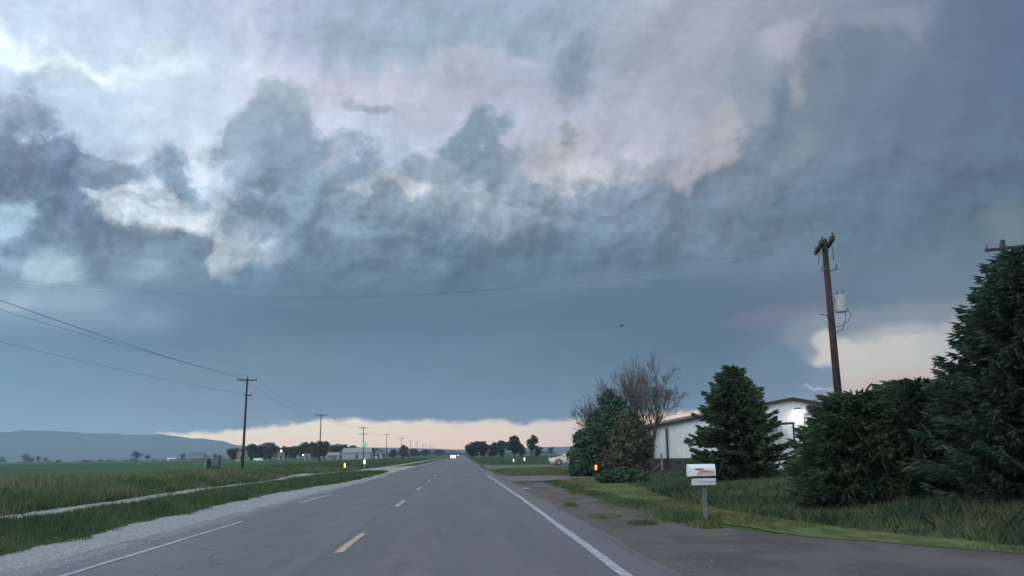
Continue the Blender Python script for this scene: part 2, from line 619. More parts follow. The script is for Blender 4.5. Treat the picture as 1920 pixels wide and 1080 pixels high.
def leafmat(name, c1, c2, island=0.35, scale=0.6, trans=0.25):
    mt = bpy.data.materials.new(name)
    mt.use_nodes = True
    N = NT(mt.node_tree)
    o = N.new('ShaderNodeOutputMaterial')
    g = N.new('ShaderNodeTexCoord')
    ge = N.new('ShaderNodeNewGeometry')
    nf = N.rng(N.noise(g.outputs['Object'], scale, 3, 0.6), 0.35, 0.65)
    cc = N.mix(nf, list(c1) + [1], list(c2) + [1])
    cc = N.v('SCALE', cc, s=N.m('MULTIPLY_ADD', ge.outputs['Random Per Island'], 2 * island, 1 - island))
    d = N.new('ShaderNodeBsdfPrincipled')
    N.put(d.inputs['Base Color'], cc)
    d.inputs['Roughness'].default_value = 0.65
    d.inputs['Specular IOR Level'].default_value = 0.2
    if trans:
        t = N.new('ShaderNodeBsdfTranslucent')
        N.put(t.inputs['Color'], cc)
        mx = N.new('ShaderNodeMixShader')
        mx.inputs[0].default_value = trans
        N.t.links.new(d.outputs[0], mx.inputs[1])
        N.t.links.new(t.outputs[0], mx.inputs[2])
        N.t.links.new(mx.outputs[0], o.inputs[0])
    else:
        N.t.links.new(d.outputs[0], o.inputs[0])
    return mt


M = {}
M['wood'] = material('weathered_wood', (.055, .042, .036), .9, .2, 3, stretch=(4, 4, .5), bump=.3)
M['redwood'] = material('treated_pole_wood', (.060, .034, .030), .85, .25, 3, stretch=(5, 5, .4), bump=.3)
M['bark'] = material('bark', (.05, .04, .033), .95, .3, 4, stretch=(3, 3, .6), bump=.6)
M['bark_dry'] = material('dry_bark', (.135, .118, .106), .95, .3, 4, stretch=(3, 3, .6))
M['wire'] = material('wire', (.03, .032, .035), .6, .1)
M['porcelain'] = material('insulator', (.12, .13, .14), .35, .1)
M['steel'] = material('galvanised_steel', (.33, .35, .36), .45, .1, 6, metal=.6)
M['tank'] = material('transformer_paint', (.36, .42, .42), .45, .08, 3)
M['black'] = material('black_plastic', (.015, .015, .017), .5, .1)
M['rubber'] = material('rubber', (.02, .02, .02), .8, .1)
M['white'] = material('white_paint', (.74, .76, .76), .4, .06, 5)
M['glass'] = material('dark_glass', (.03, .035, .04), .08, .05, spec=.6)
M['rim'] = material('alloy_rim', (.45, .46, .47), .35, .1, metal=.7)
M['carsilver'] = material('silver_car_paint', (.60, .53, .42), .3, .03, 2, metal=.15, spec=.5)
M['cardark'] = material('dark_car_paint', (.05, .055, .06), .3, .03, 2, spec=.5)
M['lamp'] = material('lit_headlamp', (.9, .9, .85), .3, .02, emit=(1, .93, .78), power=420)
M['farlamp'] = material('lit_headlamp_far', (.9, .9, .85), .3, .02, emit=(1, .93, .8), power=5)
M['yard'] = material('lit_yard_lamp', (.9, .9, .85), .3, .02, emit=(1, .97, .88), power=9)

# ---------------------------------------------------------------- ground, road and verges
def fbm1(x, seed=0, octs=4):
    out = np.zeros_like(x, dtype=float)
    a = 1.0
    for k in range(octs):
        ph = np.sin(seed * 12.9898 + k * 78.233) * 43758.5453
        out += a * np.sin(x * (1.0 * 2.1 ** k) + ph) * np.cos(x * (0.63 * 2.1 ** k) + ph * 1.7)
        a *= 0.55
    return out


def hilly(x, y):
    """height of the ground: flat by the road, a ditch and a low berm on the right, banks of rough grass on the left"""
    x = np.asarray(x, float)
    y = np.asarray(y, float)
    z = np.zeros(np.broadcast(x, y).shape)

    def sm(a, b, t):
        t = np.clip((t - a) / (b - a), 0, 1)
        return t * t * (3 - 2 * t)
    # left verge between road and path: slight mound; bank beyond the path
    lm = np.exp(-((x + 8.9) / 0.9) ** 2) * 0.10 * sm(90, 60, y)
    lb = sm(-11.8, -13.6, x) * 0.30 * (1 - 0.55 * sm(-17, -26, x)) * sm(86, 70, y)
    # right: rise under the trees behind the strip of mown grass
    edge = np.interp(y, [0, 12, 18, 24, 33, 45, 60, 90], [9.0, 8.3, 6.6, 6.3, 7.0, 8.4, 10, 14])
    rb = sm(0, 3.5, x - edge) * 0.25 * sm(62, 48, y) * (1 - 0.6 * sm(8, 16, x - edge))
    und = (np.sin(x * .31 + y * .17) + np.sin(y * .23 - x * .11 + 2)) * 0.03
    und *= sm(8, 14, np.abs(x + 1)) * sm(400, 200, y)
    far = -0.0012 * np.clip(-x - 60, 0, 3000) * sm(100, 400, y)
    return z + lm + lb + rb + und + far


def gz(x, y):
    return float(hilly(np.array([x]), np.array([y]))[0])


# near ground grid, coarser and coarser towards the hills
xs = np.unique(np.concatenate([-np.geomspace(14, 6000, 60)[::-1], np.arange(-14, 24, 0.45), np.geomspace(24, 6000, 60)]))
ys = np.unique(np.concatenate([[-400, -100, -30, -10, 0, 4], np.arange(6, 70, 0.9), np.geomspace(70, 9000, 110)]))
X, Y = np.meshgrid(xs, ys)
Z = hilly(X, Y)

nx, ny = len(xs), len(ys)
idx = np.arange(nx * ny).reshape(ny, nx)
F4 = np.stack([idx[:-1, :-1], idx[:-1, 1:], idx[1:, 1:], idx[1:, :-1]], -1).reshape(-1, 4)
gm = np_mesh('ground', np.stack([X, Y, Z], -1).reshape(-1, 3), F4)

mt = bpy.data.materials.new('grass_field')
mt.use_nodes = True
N = NT(mt.node_tree)
b = N.new('ShaderNodeBsdfPrincipled')
o = N.new('ShaderNodeOutputMaterial')
N.t.links.new(b.outputs[0], o.inputs[0])
g = N.new('ShaderNodeTexCoord')
pos = g.outputs['Object']
s3 = N.new('ShaderNodeSeparateXYZ')
N.put(s3.inputs[0], pos)
n_big = N.noise(N.v('MULTIPLY', pos, (.05, .012, 1)), 1.0, 4, .6)
n_mid = N.noise(N.v('MULTIPLY', pos, (.5, .12, 1)), 1.0, 5, .6)
n_fine = N.noise(pos, 9.0, 5, .65)
cc = N.mix(N.rng(n_mid, .38, .66), [.040, .082, .036, 1], [.075, .11, .046, 1])
dry = N.m('MULTIPLY', N.rng(N.noise(N.v('MULTIPLY', pos, (.11, .05, 1)), 1.0, 4, .6), .48, .66), N.rng(s3.outputs[0], -75, -20, .0, 1.0))
dry = N.m('MULTIPLY', dry, N.rng(s3.outputs[1], 220, 60, 0, 1))
cc = N.mix(N.m('MULTIPLY', dry, .8), cc, [.15, .13, .075, 1])
crop = N.m('MULTIPLY', N.rng(s3.outputs[1], 90, 160, 0, 1), 1.0)
cc = N.mix(crop, cc, N.mix(N.rng(n_big, .42, .6), [.036, .078, .038, 1], [.056, .11, .044, 1]))
farmix = N.rng(s3.outputs[1], 350, 1500, 0, 1)
cc = N.mix(farmix, cc, N.mix(N.rng(N.noise(N.v('MULTIPLY', pos, (.0022, .0035, 1)), 1.0, 2, .5), .45, .55), [.035, .06, .04, 1], [.075, .105, .06, 1]))
cc = N.v('SCALE', cc, s=N.rng(n_fine, .3, .7, .75, 1.2))
N.put(b.inputs['Base Color'], cc)
b.inputs['Roughness'].default_value = 1.0
b.inputs['Specular IOR Level'].default_value = 0.1
bp = N.new('ShaderNodeBump')
bp.inputs['Strength'].default_value = 0.8
bp.inputs['Distance'].default_value = 0.08
N.put(bp.inputs['Height'], n_fine)
N.t.links.new(bp.outputs[0], b.inputs['Normal'])
tag(link('ground', gm, mt), kind='structure')


def strip(name, ys_, left, right, z, mat, jl=0.0, jr=0.0, seed=1, cols=3, step=0.35, drape=False):
    """sheet between two wandering edges given as x at stations y; the edges are ragged by jl and jr"""
    y0, y1 = ys_[0], ys_[-1]
    n = int(min(1400, max(8, (y1 - y0) / step)))
    t = np.linspace(0, 1, n)
    yy = y0 + (y1 - y0) * (t ** (2.0 if y1 > 200 else 1.0))
    xl = np.interp(yy, ys_, left) + jl * fbm1(yy * 2.2, seed)
    xr = np.interp(yy, ys_, right) + jr * fbm1(yy * 2.0, seed + 5)
    xr = np.maximum(xr, xl + 0.01)
    vs, fs = [], []
    for k in range(cols + 1):
        u = k / cols
        xx = xl * (1 - u) + xr * u
        zz = (hilly(xx, yy) if drape else 0) + z
        vs.append(np.stack([xx, yy, np.broadcast_to(zz, yy.shape)], -1))
    vs = np.stack(vs, 1).reshape(-1, 3)
    w = cols + 1
    ii = np.arange(n * w).reshape(n, w)
    fs = np.stack([ii[:-1, :-1], ii[:-1, 1:], ii[1:, 1:], ii[1:, :-1]], -1).reshape(-1, 4)
    return link(name, np_mesh(name, vs, fs), mat)


def patch(name, outline, z, mat, jit=0.05, seed=3, drape=False):
    """flat area with a ragged outline given by ground points"""
    pts = [np.array(p[:2], float) for p in outline]
    out = []
    k = 0
    for i, p in enumerate(pts):
        q = pts[(i + 1) % len(pts)]
        d = np.linalg.norm(q - p)
        n = max(2, int(d / 0.3))
        for j in range(min(n, 160)):
            t = j / min(n, 160)
            c0 = p * (1 - t) + q * t
            nn = np.array([-(q - p)[1], (q - p)[0]]) / max(d, 1e-6)
            s_ = float(fbm1(np.array([k * 0.37]), seed)[0]) * jit
            out.append(c0 + nn * s_)
            k += 1
    me = bpy.data.meshes.new(name)
    vs = [(p[0], p[1], z + (gz(p[0], p[1]) if drape else 0)) for p in out]
    me.from_pydata(vs, [], [tuple(range(len(vs)))])
    me.update()
    import bmesh
    bm_ = bmesh.new()
    bm_.from_mesh(me)
    bmesh.ops.triangulate(bm_, faces=bm_.faces)
    bm_.normal_update()
    if sum(f.normal.z for f in bm_.faces) < 0:
        bmesh.ops.reverse_faces(bm_, faces=bm_.faces)
    bm_.to_mesh(me)
    bm_.free()
    return link(name, me, mat)


# asphalt
mt = bpy.data.materials.new('asphalt')
mt.use_nodes = True
N = NT(mt.node_tree)
b = N.new('ShaderNodeBsdfPrincipled')
o = N.new('ShaderNodeOutputMaterial')
N.t.links.new(b.outputs[0], o.inputs[0])
g = N.new('ShaderNodeTexCoord')
pos = g.outputs['Object']
s3 = N.new('ShaderNodeSeparateXYZ')
N.put(s3.inputs[0], pos)
long_ = N.noise(N.v('MULTIPLY', pos, (1.6, .05, 1)), 1.0, 5, .6)
blot = N.noise(N.v('MULTIPLY', pos, (.5, .12, 1)), 1.0, 4, .6)
grit = N.noise(pos, 60.0, 4, .7)
cc = N.mix(N.rng(long_, .35, .65), [.084, .086, .092, 1], [.112, .113, .120, 1])
cc = N.mix(N.m('MULTIPLY', N.rng(N.noise(N.v('MULTIPLY', pos, (2.2, .8, 1)), 1.0, 7, .7), .5, .62), .35), cc, [.060, .062, .068, 1])
cc = N.mix(N.m('MULTIPLY', N.rng(blot, .45, .7), .45), cc, [.14, .14, .145, 1])
# wheel tracks polished darker, oily middle of each lane, tar along the centre joint
for cx, wd, am in ((0.0, .55, .12), (-3.3, .55, .10), (-1.95, .10, .45)):
    t_ = N.m('MULTIPLY', N.rng(N.m('ABSOLUTE', N.m('SUBTRACT', s3.outputs[0], cx)), wd, wd * .3, 0, 1), N.rng(long_, .2, .6, .4, 1))
    cc = N.mix(N.m('MULTIPLY', t_, am), cc, [.062, .068, .08, 1])
# pale dust blown in from the shoulder along the left edge
dust = N.m('MULTIPLY', N.rng(s3.outputs[0], -5.0, -5.75, 0, .7), N.rng(N.noise(N.v('MULTIPLY', pos, (5, .35, 1)), 1.0, 4, .6), .35, .6, .3, 1))
cc = N.mix(dust, cc, [.22, .235, .24, 1])
seam = N.m('MULTIPLY', N.rng(N.m('ABSOLUTE', N.m('ADD', s3.outputs[0], 5.28)), .035, .01, 0, .6), 1.0)
cc = N.mix(seam, cc, [.05, .053, .058, 1])
cc = N.v('SCALE', cc, s=N.rng(grit, .3, .7, .55, 1.45))
# hairline cracks, mostly across the road
ck = N.new('ShaderNodeTexVoronoi', feature='DISTANCE_TO_EDGE')
N.put(ck.inputs['Vector'], N.v('ADD', N.v('MULTIPLY', pos, (.22, .10, 1)), N.v('SCALE', N.noise(pos, .8, 4, .6, out=1), s=.25)))
ck.inputs['Scale'].default_value = 1.0
cr_ = N.m('MULTIPLY', N.rng(ck.outputs['Distance'], .010, .002, 0, 1), N.rng(blot, .40, .52, 0, .7))
cc = N.mix(cr_, cc, [.05, .054, .06, 1])
N.put(b.inputs['Base Color'], cc)
N.put(b.inputs['Roughness'], N.rng(long_, .3, .7, .50, .62))
b.inputs['Specular IOR Level'].default_value = 0.35
bp = N.new('ShaderNodeBump')
bp.inputs['Strength'].default_value = 0.25
bp.inputs['Distance'].default_value = 0.01
N.put(bp.inputs['Height'], grit)
N.t.links.new(bp.outputs[0], b.inputs['Normal'])
M['asphalt'] = mt

M['whitegravel'] = material('pale_gravel', (.34, .36, .36), .95, .2, 14, col2=(.16, .17, .17), bump=.35, stretch=(1, .7, 1), detail=8)
M['pathgravel'] = material('path_gravel', (.38, .39, .35), .95, .2, 6, col2=(.20, .22, .17), bump=.4, stretch=(1, .6, 1), detail=8)
M['brown'] = material('brown_gravel_dirt', (.115, .098, .090), .95, .2, 1.3, col2=(.060, .052, .048), bump=.6, stretch=(1, .5, 1))
M['apron'] = material('worn_apron', (.100, .090, .085), .9, .2, .9, col2=(.062, .056, .053), detail=8, bump=.4, stretch=(1, .5, 1))
M['drive'] = material('driveway_gravel', (.145, .14, .145), .95, .2, 1.2, col2=(.10, .097, .10), bump=.4)
M['mown'] = material('mown_verge_grass', (.125, .14, .058), 1.0, .2, 2.0, col2=(.06, .085, .034), bump=.6, stretch=(1, .5, 1), spec=.1)
M['line_white'] = material('white_road_paint', (.42, .44, .46), .6, .2, 9, col2=(.20, .21, .23), contrast=-.05)
M['line_yellow'] = material('yellow_road_paint', (.50, .40, .27), .6, .2, 9, col2=(.30, .25, .19))

FARY = 3200.0
def st(o, kind='structure'):
    return tag(o, kind=kind)

st(strip('road', [-60, 9, 30, 70, FARY], [-5.85, -5.85, -5.75, -5.7, -5.7], [2.5, 2.5, 2.45, 2.3, 2.3], 0.012, M['asphalt'], .03, .03, cols=4))
st(strip('gravel_shoulder', [-40, 12.6, 14.8, 21, 30, 36, 44, 52, 60, 90, 200], [-6.9, -6.9, -6.9, -7.15, -7.35, -7.55, -7.0, -6.3, -6.1, -6.0, -6.0],
         [-5.5] * 11, 0.006, M['whitegravel'], .16, .02))
st(strip('gravel_path', [4, 14, 22, 30, 42, 60, 75, 85, 94, 120, 200, 420], [-12.0, -12.0, -11.8, -11.9, -12.2, -12.0, -12.6, -11.9, -10.4, -9.6, -9.2, -9.0],
         [-10.4, -10.4, -10.5, -10.7, -10.9, -11.0, -10.5, -9.8, -9.0, -8.5, -8.2, -8.1], 0.02, M['pathgravel'], .22, .22, drape=True))
# field entrance joining the path to the road on the left
st(patch('side_drive', [(-8.6, 88), (-6.4, 80), (-5.6, 66), (-5.6, 128), (-8.4, 112), (-9.5, 100)], 0.03, M['pathgravel'], .2, 8, drape=True))
# right side: paved apron near the camera, brown dirt, verge of mown grass, two driveways
st(patch('apron', [(2.45, -8), (12, -8), (9.0, 9.6), (7.9, 11.7), (6.8, 13.2), (5.9, 14.6), (4.9, 16.8), (4.2, 19.4), (3.3, 21.6), (2.4, 25)], 0.008, M['apron'], .07, 5))
st(patch('dirt_pull_off', [(2.3, 20), (4.6, 18.5), (4.9, 20), (4.7, 23), (4.3, 28), (4.1, 34), (4.3, 41), (4.1, 46.5), (2.9, 44), (2.2, 40.5), (2.3, 30)], 0.005, M['brown'], .16, 6))
st(patch('verge', [(5.0, 18.4), (5.6, 15.3), (6.5, 13.5), (7.4, 12.1), (8.7, 9.8), (10.5, 9.8), (8.6, 13), (7.1, 16.5), (6.6, 20), (6.4, 26), (7.0, 35), (7.2, 43), (8.8, 52),
     (6.5, 52), (5.4, 50.5), (4.4, 47), (4.7, 38), (4.9, 28), (5.0, 22)], 0.016, M['mown'], .12, 9, drape=True))
st(patch('near_driveway', [(2.25, 47), (4.4, 48.5), (6.5, 52.5), (9, 52.5), (14, 50.5), (30, 49), (30, 55), (14, 56.5), (9, 58.5), (4.0, 59.5), (2.25, 66)], 0.02, M['drive'], .12, 12, drape=True))
st(patch('far_driveway', [(2.25, 84), (4.2, 94), (9, 97), (40, 97), (40, 108), (9, 107), (4.5, 110), (2.25, 124)], 0.02, M['drive'], .15, 14, drape=True))

st(patch('dirt_yard', [(7.4, 36), (9.5, 33), (16, 32), (22, 36), (22, 47), (12, 48.5), (9, 47), (8.2, 43)], 0.02, M['brown'], .25, 17, drape=True))

# painted markings
wl = strip('edge_line_right', [-20, 11, 30, 66], [1.78, 1.79, 1.80, 1.60], [1.93, 1.93, 1.93, 1.73], 0.018, M['line_white'], .012, .012, cols=1, seed=3)
st(wl)
for k, (a, b_) in enumerate(((-20, 21.5), (29.5, 36))):
    st(strip('edge_line_left', [a, b_], [-5.0, -4.9], [-4.88, -4.80], 0.018, M['line_white'], .014, .014, cols=1, seed=4 + k))
for k in range(-2, 28):
    ya = 14.2 + 12.3 * k
    st(strip('centre_dash', [ya, ya + 3.4], [-1.88, -1.86], [-1.75, -1.74], 0.018, M['line_yellow'], .01, .01, cols=1, seed=k))

# ---------------------------------------------------------------- grass and weeds
M['grass'] = leafmat('rough_grass', (.050, .098, .044), (.095, .135, .060), .4, .5)
M['grass_tall'] = leafmat('tall_dry_grass', (.090, .150, .066), (.190, .200, .115), .35, .35)
M['weed'] = leafmat('dark_weeds', (.040, .084, .042), (.105, .145, .066), .65, .5)
M['grass_mown'] = leafmat('mown_grass', (.085, .125, .045), (.175, .18, .085), .4, .7)


def blades(name, n, sampler, h, w, mat, lean=.35, flat=True):
    x, y = sampler(n)
    z = hilly(x, y)
    d = np.maximum(y, 6)
    hh = h[0] + (h[1] - h[0]) * nrg.random(len(x)) ** 1.5
    patchy = 0.7 + 0.5 * np.clip(np.sin(x * .9 + y * .35) * np.cos(y * .6 - x * .4) + .3, -.4, 1)
    hh = hh * patchy
    ww = w * (0.7 + .6 * nrg.random(len(x))) * np.maximum(1, d / 22)
    a = nrg.random(len(x)) * 2 * np.pi
    u = np.stack([np.cos(a), np.sin(a), np.zeros_like(a)], -1) * ww[:, None]
    lx = (nrg.random((len(x), 2)) - .5) * 2 * lean * hh[:, None]
    p = np.stack([x, y, z - .02], -1)
    tip = p + np.stack([lx[:, 0], lx[:, 1], hh], -1)
    mid = p + np.stack([lx[:, 0] * .3, lx[:, 1] * .3, hh * .55], -1)
    v = np.stack([p - u, p + u, mid + u * .7, tip, mid - u * .7], 1).reshape(-1, 3)
    f = np.arange(len(x) * 5).reshape(-1, 5)
    o = link(name, np_mesh(name, v, f), mat)
    return tag(o, kind='stuff')


def band(y0, y1, xl, xr, edge=0.0):
    """points spread between two edges (functions of y), denser towards the camera"""
    def f(n):
        y = y0 * (y1 / y0) ** nrg.random(n)
        t = nrg.random(n)
        a, b_ = xl(y), xr(y)
        return a + (b_ - a) * t, y
    return f


def I(xp, fp):
    return lambda y: np.interp(y, xp, fp)


path_l = I([4, 14, 22, 30, 42, 60, 75, 85, 94], [-12.0, -12.0, -11.8, -11.9, -12.2, -12.0, -12.6, -11.9, -10.4])
path_r = I([4, 14, 22, 30, 42, 60, 75, 85, 94], [-10.3, -10.3, -10.4, -10.6, -10.8, -10.9, -10.4, -9.7, -8.9])
sh_l = I([12, 21, 30, 36, 44, 52, 60, 84], [-6.75, -7.0, -7.2, -7.4, -6.9, -6.2, -6.1, -6.4])
tag(blades('verge_grass', 60000, band(9, 84, lambda y: path_r(y) + .05, lambda y: sh_l(y) + .3 * np.sin(y * 1.7) * np.cos(y * .9) - .25 * nrg.random(len(y)) ** 2), (.08, .26), .007, M['grass']),
    'dark green verge grass between the pale shoulder and the gravel path', 'grass')
tag(blades('bank_grass', 90000, band(13, 95, lambda y: path_l(y) - 1.2 - 20 * nrg.random(len(y)) ** 1.3, lambda y: path_l(y) + .15), (.15, .5), .008, M['grass_tall']),
    'tall olive and tan grass on the bank left of the gravel path', 'grass')
tag(blades('bank_foot_grass', 35000, band(13, 84, lambda y: path_l(y) - 1.7, lambda y: path_l(y) + .1), (.12, .35), .008, M['weed']),
    'dark green grass hugging the far edge of the gravel path', 'grass')
tag(blades('field_verge_grass', 26000, band(95, 420, I([95, 420], [-30, -34]), I([95, 120, 420], [-10.5, -9.8, -9.5])), (.15, .4), .010, M['grass']),
    'rough grass strip running to the horizon left of the road', 'grass')
vin = I([9.8, 13, 16.5, 20, 26, 35, 43, 52], [9.6, 8.0, 7.0, 6.5, 6.3, 6.9, 7.1, 8.4])
vout = I([9.8, 12.1, 13.5, 15.3, 18.4, 22, 28, 38, 47, 52], [8.7, 7.4, 6.5, 5.6, 5.05, 5.05, 4.95, 4.75, 4.45, 6.3])
tag(blades('mown_strip_grass', 42000, band(9.8, 52, lambda y: vout(y) + .02, vin), (.03, .11), .006, M['grass_mown'], .8),
    'short yellow green grass strip beside the brown pull-off', 'grass')
tag(blades('weed_bank', 160000, band(8.5, 34, lambda y: vin(y) - .25, lambda y: vin(y) + 3.0 + 9 * nrg.random(len(y))), (.06, .34), .0055, M['weed'], .8),
    'tall dark green weeds on the bank under the spruces', 'weeds')
tag(blades('dirt_edge_grass', 9000, band(18.5, 46, I([18.5, 46], [4.2, 3.9]), lambda y: vout(y) + .1), (.05, .16), .007, M['grass'], .6),
    'ragged green grass tufts creeping onto the brown dirt', 'grass')
tag(blades('far_verge_grass', 16000, band(60, 83, I([60, 83], [2.7, 2.7]), I([60, 83], [9, 14])), (.08, .25), .008, M['grass_mown'], .5),
    'green grass island between the two driveways', 'grass')
tag(blades('field_edge_grass', 22000, band(126, 420, I([126, 420], [2.6, 2.6]), I([126, 420], [30, 60])), (.1, .35), .009, M['grass'], .5),
    'low green pasture right of the road beyond the driveways', 'grass')

M['stem'] = leafmat('dry_stems', (.14, .12, .075), (.22, .19, .12), .3, .5)
tag(blades('dry_stems', 5000, band(9, 34, lambda y: vin(y) + .1, lambda y: vin(y) + 1 + 8 * nrg.random(len(y))), (.18, .48), .0035, M['stem'], .35),
    'thin tan seed stalks standing among the dark weeds', 'weeds')
tag(blades('yard_grass', 26000, band(34, 56, lambda y: vin(y) + .2, lambda y: vin(y) + 3 + 22 * nrg.random(len(y))), (.05, .24), .009, M['grass'], .6),
    'sparse grass round the dirt yard in front of the building', 'grass')


def tufts(n):
    c_ = np.array([[3.9, 22.5, .5, 2.2], [4.35, 19.6, .35, 1.0], [3.1, 20.6, .35, .5], [3.5, 18.6, .3, .45], [4.2, 27, .5, 3.0], [4.1, 33, .4, 3], [4.5, 17.6, .3, .6], [2.9, 25.5, .2, 1.0]])
    k = nrg.integers(0, len(c_), n)
    a = nrg.random(n) * 6.283
    r = nrg.random(n) ** .7
    return c_[k, 0] + c_[k, 2] * r * np.cos(a), c_[k, 1] + c_[k, 3] * r * np.sin(a)


tag(blades('dirt_tufts', 9000, tufts, (.03, .13), .007, M['grass_mown'], .8), 'patches of yellow green grass growing on the brown dirt by the mailbox', 'grass')


def stones(name, n, sampler, s0, s1, mat, label):
    x, y = sampler(n)
    z = hilly(x, y) + .014
    s_ = (s0 + (s1 - s0) * nrg.random(n) ** 3) * np.maximum(1, y / 22)
    o8 = np.array([[1, 0, 0], [0, 1, 0], [-1, 0, 0], [0, -1, 0], [.2, .1, .8], [-.2, -.1, .6]])
    v = o8[None] * (.7 + .6 * nrg.random((n, 6, 1))) * s_[:, None, None]
    a = nrg.random(n) * 6.283
    ca, sa_ = np.cos(a)[:, None], np.sin(a)[:, None]
    v = np.stack([v[..., 0] * ca - v[..., 1] * sa_, v[..., 0] * sa_ + v[..., 1] * ca, v[..., 2]], -1) + np.stack([x, y, z], -1)[:, None]
    f = np.array([[0, 1, 4], [1, 2, 4], [2, 3, 4], [3, 0, 4], [1, 2, 5], [2, 3, 5]])
    f = (np.arange(n)[:, None, None] * 6 + f[None]).reshape(-1, 3)
    return tag(link(name, np_mesh(name, v.reshape(-1, 3), f), mat), label, 'gravel', kind='stuff')


M['pebble'] = leafmat('loose_stones', (.09, .083, .08), (.19, .18, .175), .5, 3.0, 0)
M['pebble_pale'] = leafmat('pale_loose_stones', (.20, .22, .22), (.38, .40, .41), .4, 3.0, 0)
stones('loose_gravel', 9000, band(9.5, 46, lambda y: 2.3 + .1 * nrg.random(len(y)), lambda y: np.minimum(2.4 + 3.2 * nrg.random(len(y)) ** 2, 7)), .003, .012, M['pebble'],
       'loose brown gravel along the right edge of the asphalt')
stones('pale_gravel', 6000, band(11, 70, lambda y: sh_l(y) - .1, lambda y: -5.2 + 0 * y), .004, .016, M['pebble_pale'],
       'loose pale stones scattered over the left shoulder')


# ---------------------------------------------------------------- trees
def unit(v):
    return v / np.maximum(np.linalg.norm(v, axis=-1, keepdims=True), 1e-9)


def spruce_foliage(H, Rad, nb, seed, tw=.26, droop=.22, tipup=.30, prof=1.0, base=.06, wid=.030, ragged=.3, tstep=.11):
    """boughs in whorls, each carrying rows of needle-covered twigs that taper to the tip"""
    g_ = np.random.default_rng(seed)
    C, U, Wd = [], [], []
    for i in range(nb):
        t = base + (1 - base) * (i + g_.random()) / nb
        t = min(t, .995)
        z0 = H * t
        shape = (1 - t ** 2.4) ** .5 if prof <= 0 else (1 - t) ** prof
        r = Rad * shape * (1 - ragged * g_.random()) + .06 * H * (1 - t) * .5 + .05
        if t < .16:
            r *= .80 + 1.2 * t
        a = g_.random() * 2 * np.pi
        L = max(r, .12)
        dirn = np.array([np.cos(a), np.sin(a), 0])
        side = np.array([-np.sin(a), np.cos(a), 0])
        lift = .35 * (t ** 2) * 1.4
        n = max(3, int(L / tstep))
        s = (np.arange(n) + .5 + g_.random(n) * .5) / n
        s = .12 + .88 * s
        dz = L * (lift * s - droop * s * 1.0 + tipup * droop * 3.2 * s ** 3)
        pos_ = dirn[None] * (L * s)[:, None] + np.array([0, 0, 1])[None] * (z0 + dz)[:, None]
        for sg in (-1, 1):
            ln = tw * (.45 + .75 * np.sin(np.pi * np.clip(s * .8 + .15, 0, 1))) * (.75 + .5 * g_.random(n)) * min(1, .35 + L / 1.3)
            d = unit(dirn[None] * (.75 + .25 * g_.random((n, 1))) + sg * side[None] * (.75 - .45 * s)[:, None]
                     + np.array([0, 0, 1])[None] * (g_.random((n, 1)) * .45 - .38))
            C.append(pos_ + d * (ln / 2)[:, None])
            U.append(d * (ln / 2)[:, None])
            Wd.append(ln * 0 + wid)
        # hanging and top twigs fill the bough
        m = max(2, n // 2)
        k = g_.integers(0, n, m)
        d = unit(dirn[None] * .5 + g_.normal(0, .35, (m, 3)) + np.array([0, 0, -.35])[None])
        ln = tw * .7 * (.6 + .6 * g_.random(m))
        C.append(pos_[k] + d * (ln / 2)[:, None])
        U.append(d * (ln / 2)[:, None])
        Wd.append(ln * 0 + wid)
        # the leading tip
        d = unit(dirn + np.array([0, 0, .25]))
        C.append((pos_[-1] + d * .10)[None])
        U.append((d * .13)[None])
        Wd.append(np.array([wid]))
    C, U, Wd = np.concatenate(C), np.concatenate(U), np.concatenate(Wd)
    dn = unit(U)
    up = np.array([0, 0, 1.0])
    w1 = unit(np.cross(dn, up[None] + g_.normal(0, .5, C.shape)))
    w2 = np.cross(dn, w1)
    V, Fq = [], []
    off = 0
    for w_ in (w1, w2):
        p0 = C - U
        p1 = C + U * .2
        p2 = C + U * 1.05
        ww = w_ * Wd[:, None]
        v = np.stack([p0 - ww * .7, p1 - ww * 1.15, p2, p1 + ww * 1.15, p0 + ww * .7], 1).reshape(-1, 3)
        V.append(v)
        Fq.append(np.arange(len(C) * 5).reshape(-1, 5) + off)
        off += len(v)
    return np_mesh('foliage', np.concatenate(V), np.concatenate(Fq))


def spruce_trunk(H, r):
    b_ = MB()
    b_.tube([(0, 0, -.1), (0.02, 0, H * .3), (-.01, .02, H * .7), (0, 0, H * .98)], [r * 1.2, r * .9, r * .5, r * .08], 8)
    for i in range(26):
        t = .08 + .8 * i / 26
        a = i * 2.4
        L = H * .22 * (1 - t)
        b_.tube([(0, 0, H * t), (math.cos(a) * L * .5, math.sin(a) * L * .5, H * t - .03 * L), (math.cos(a) * L, math.sin(a) * L, H * t - .02 * L)],
                [r * .28 * (1 - t) + .006, r * .18 * (1 - t) + .004, .004], 5)
    return b_


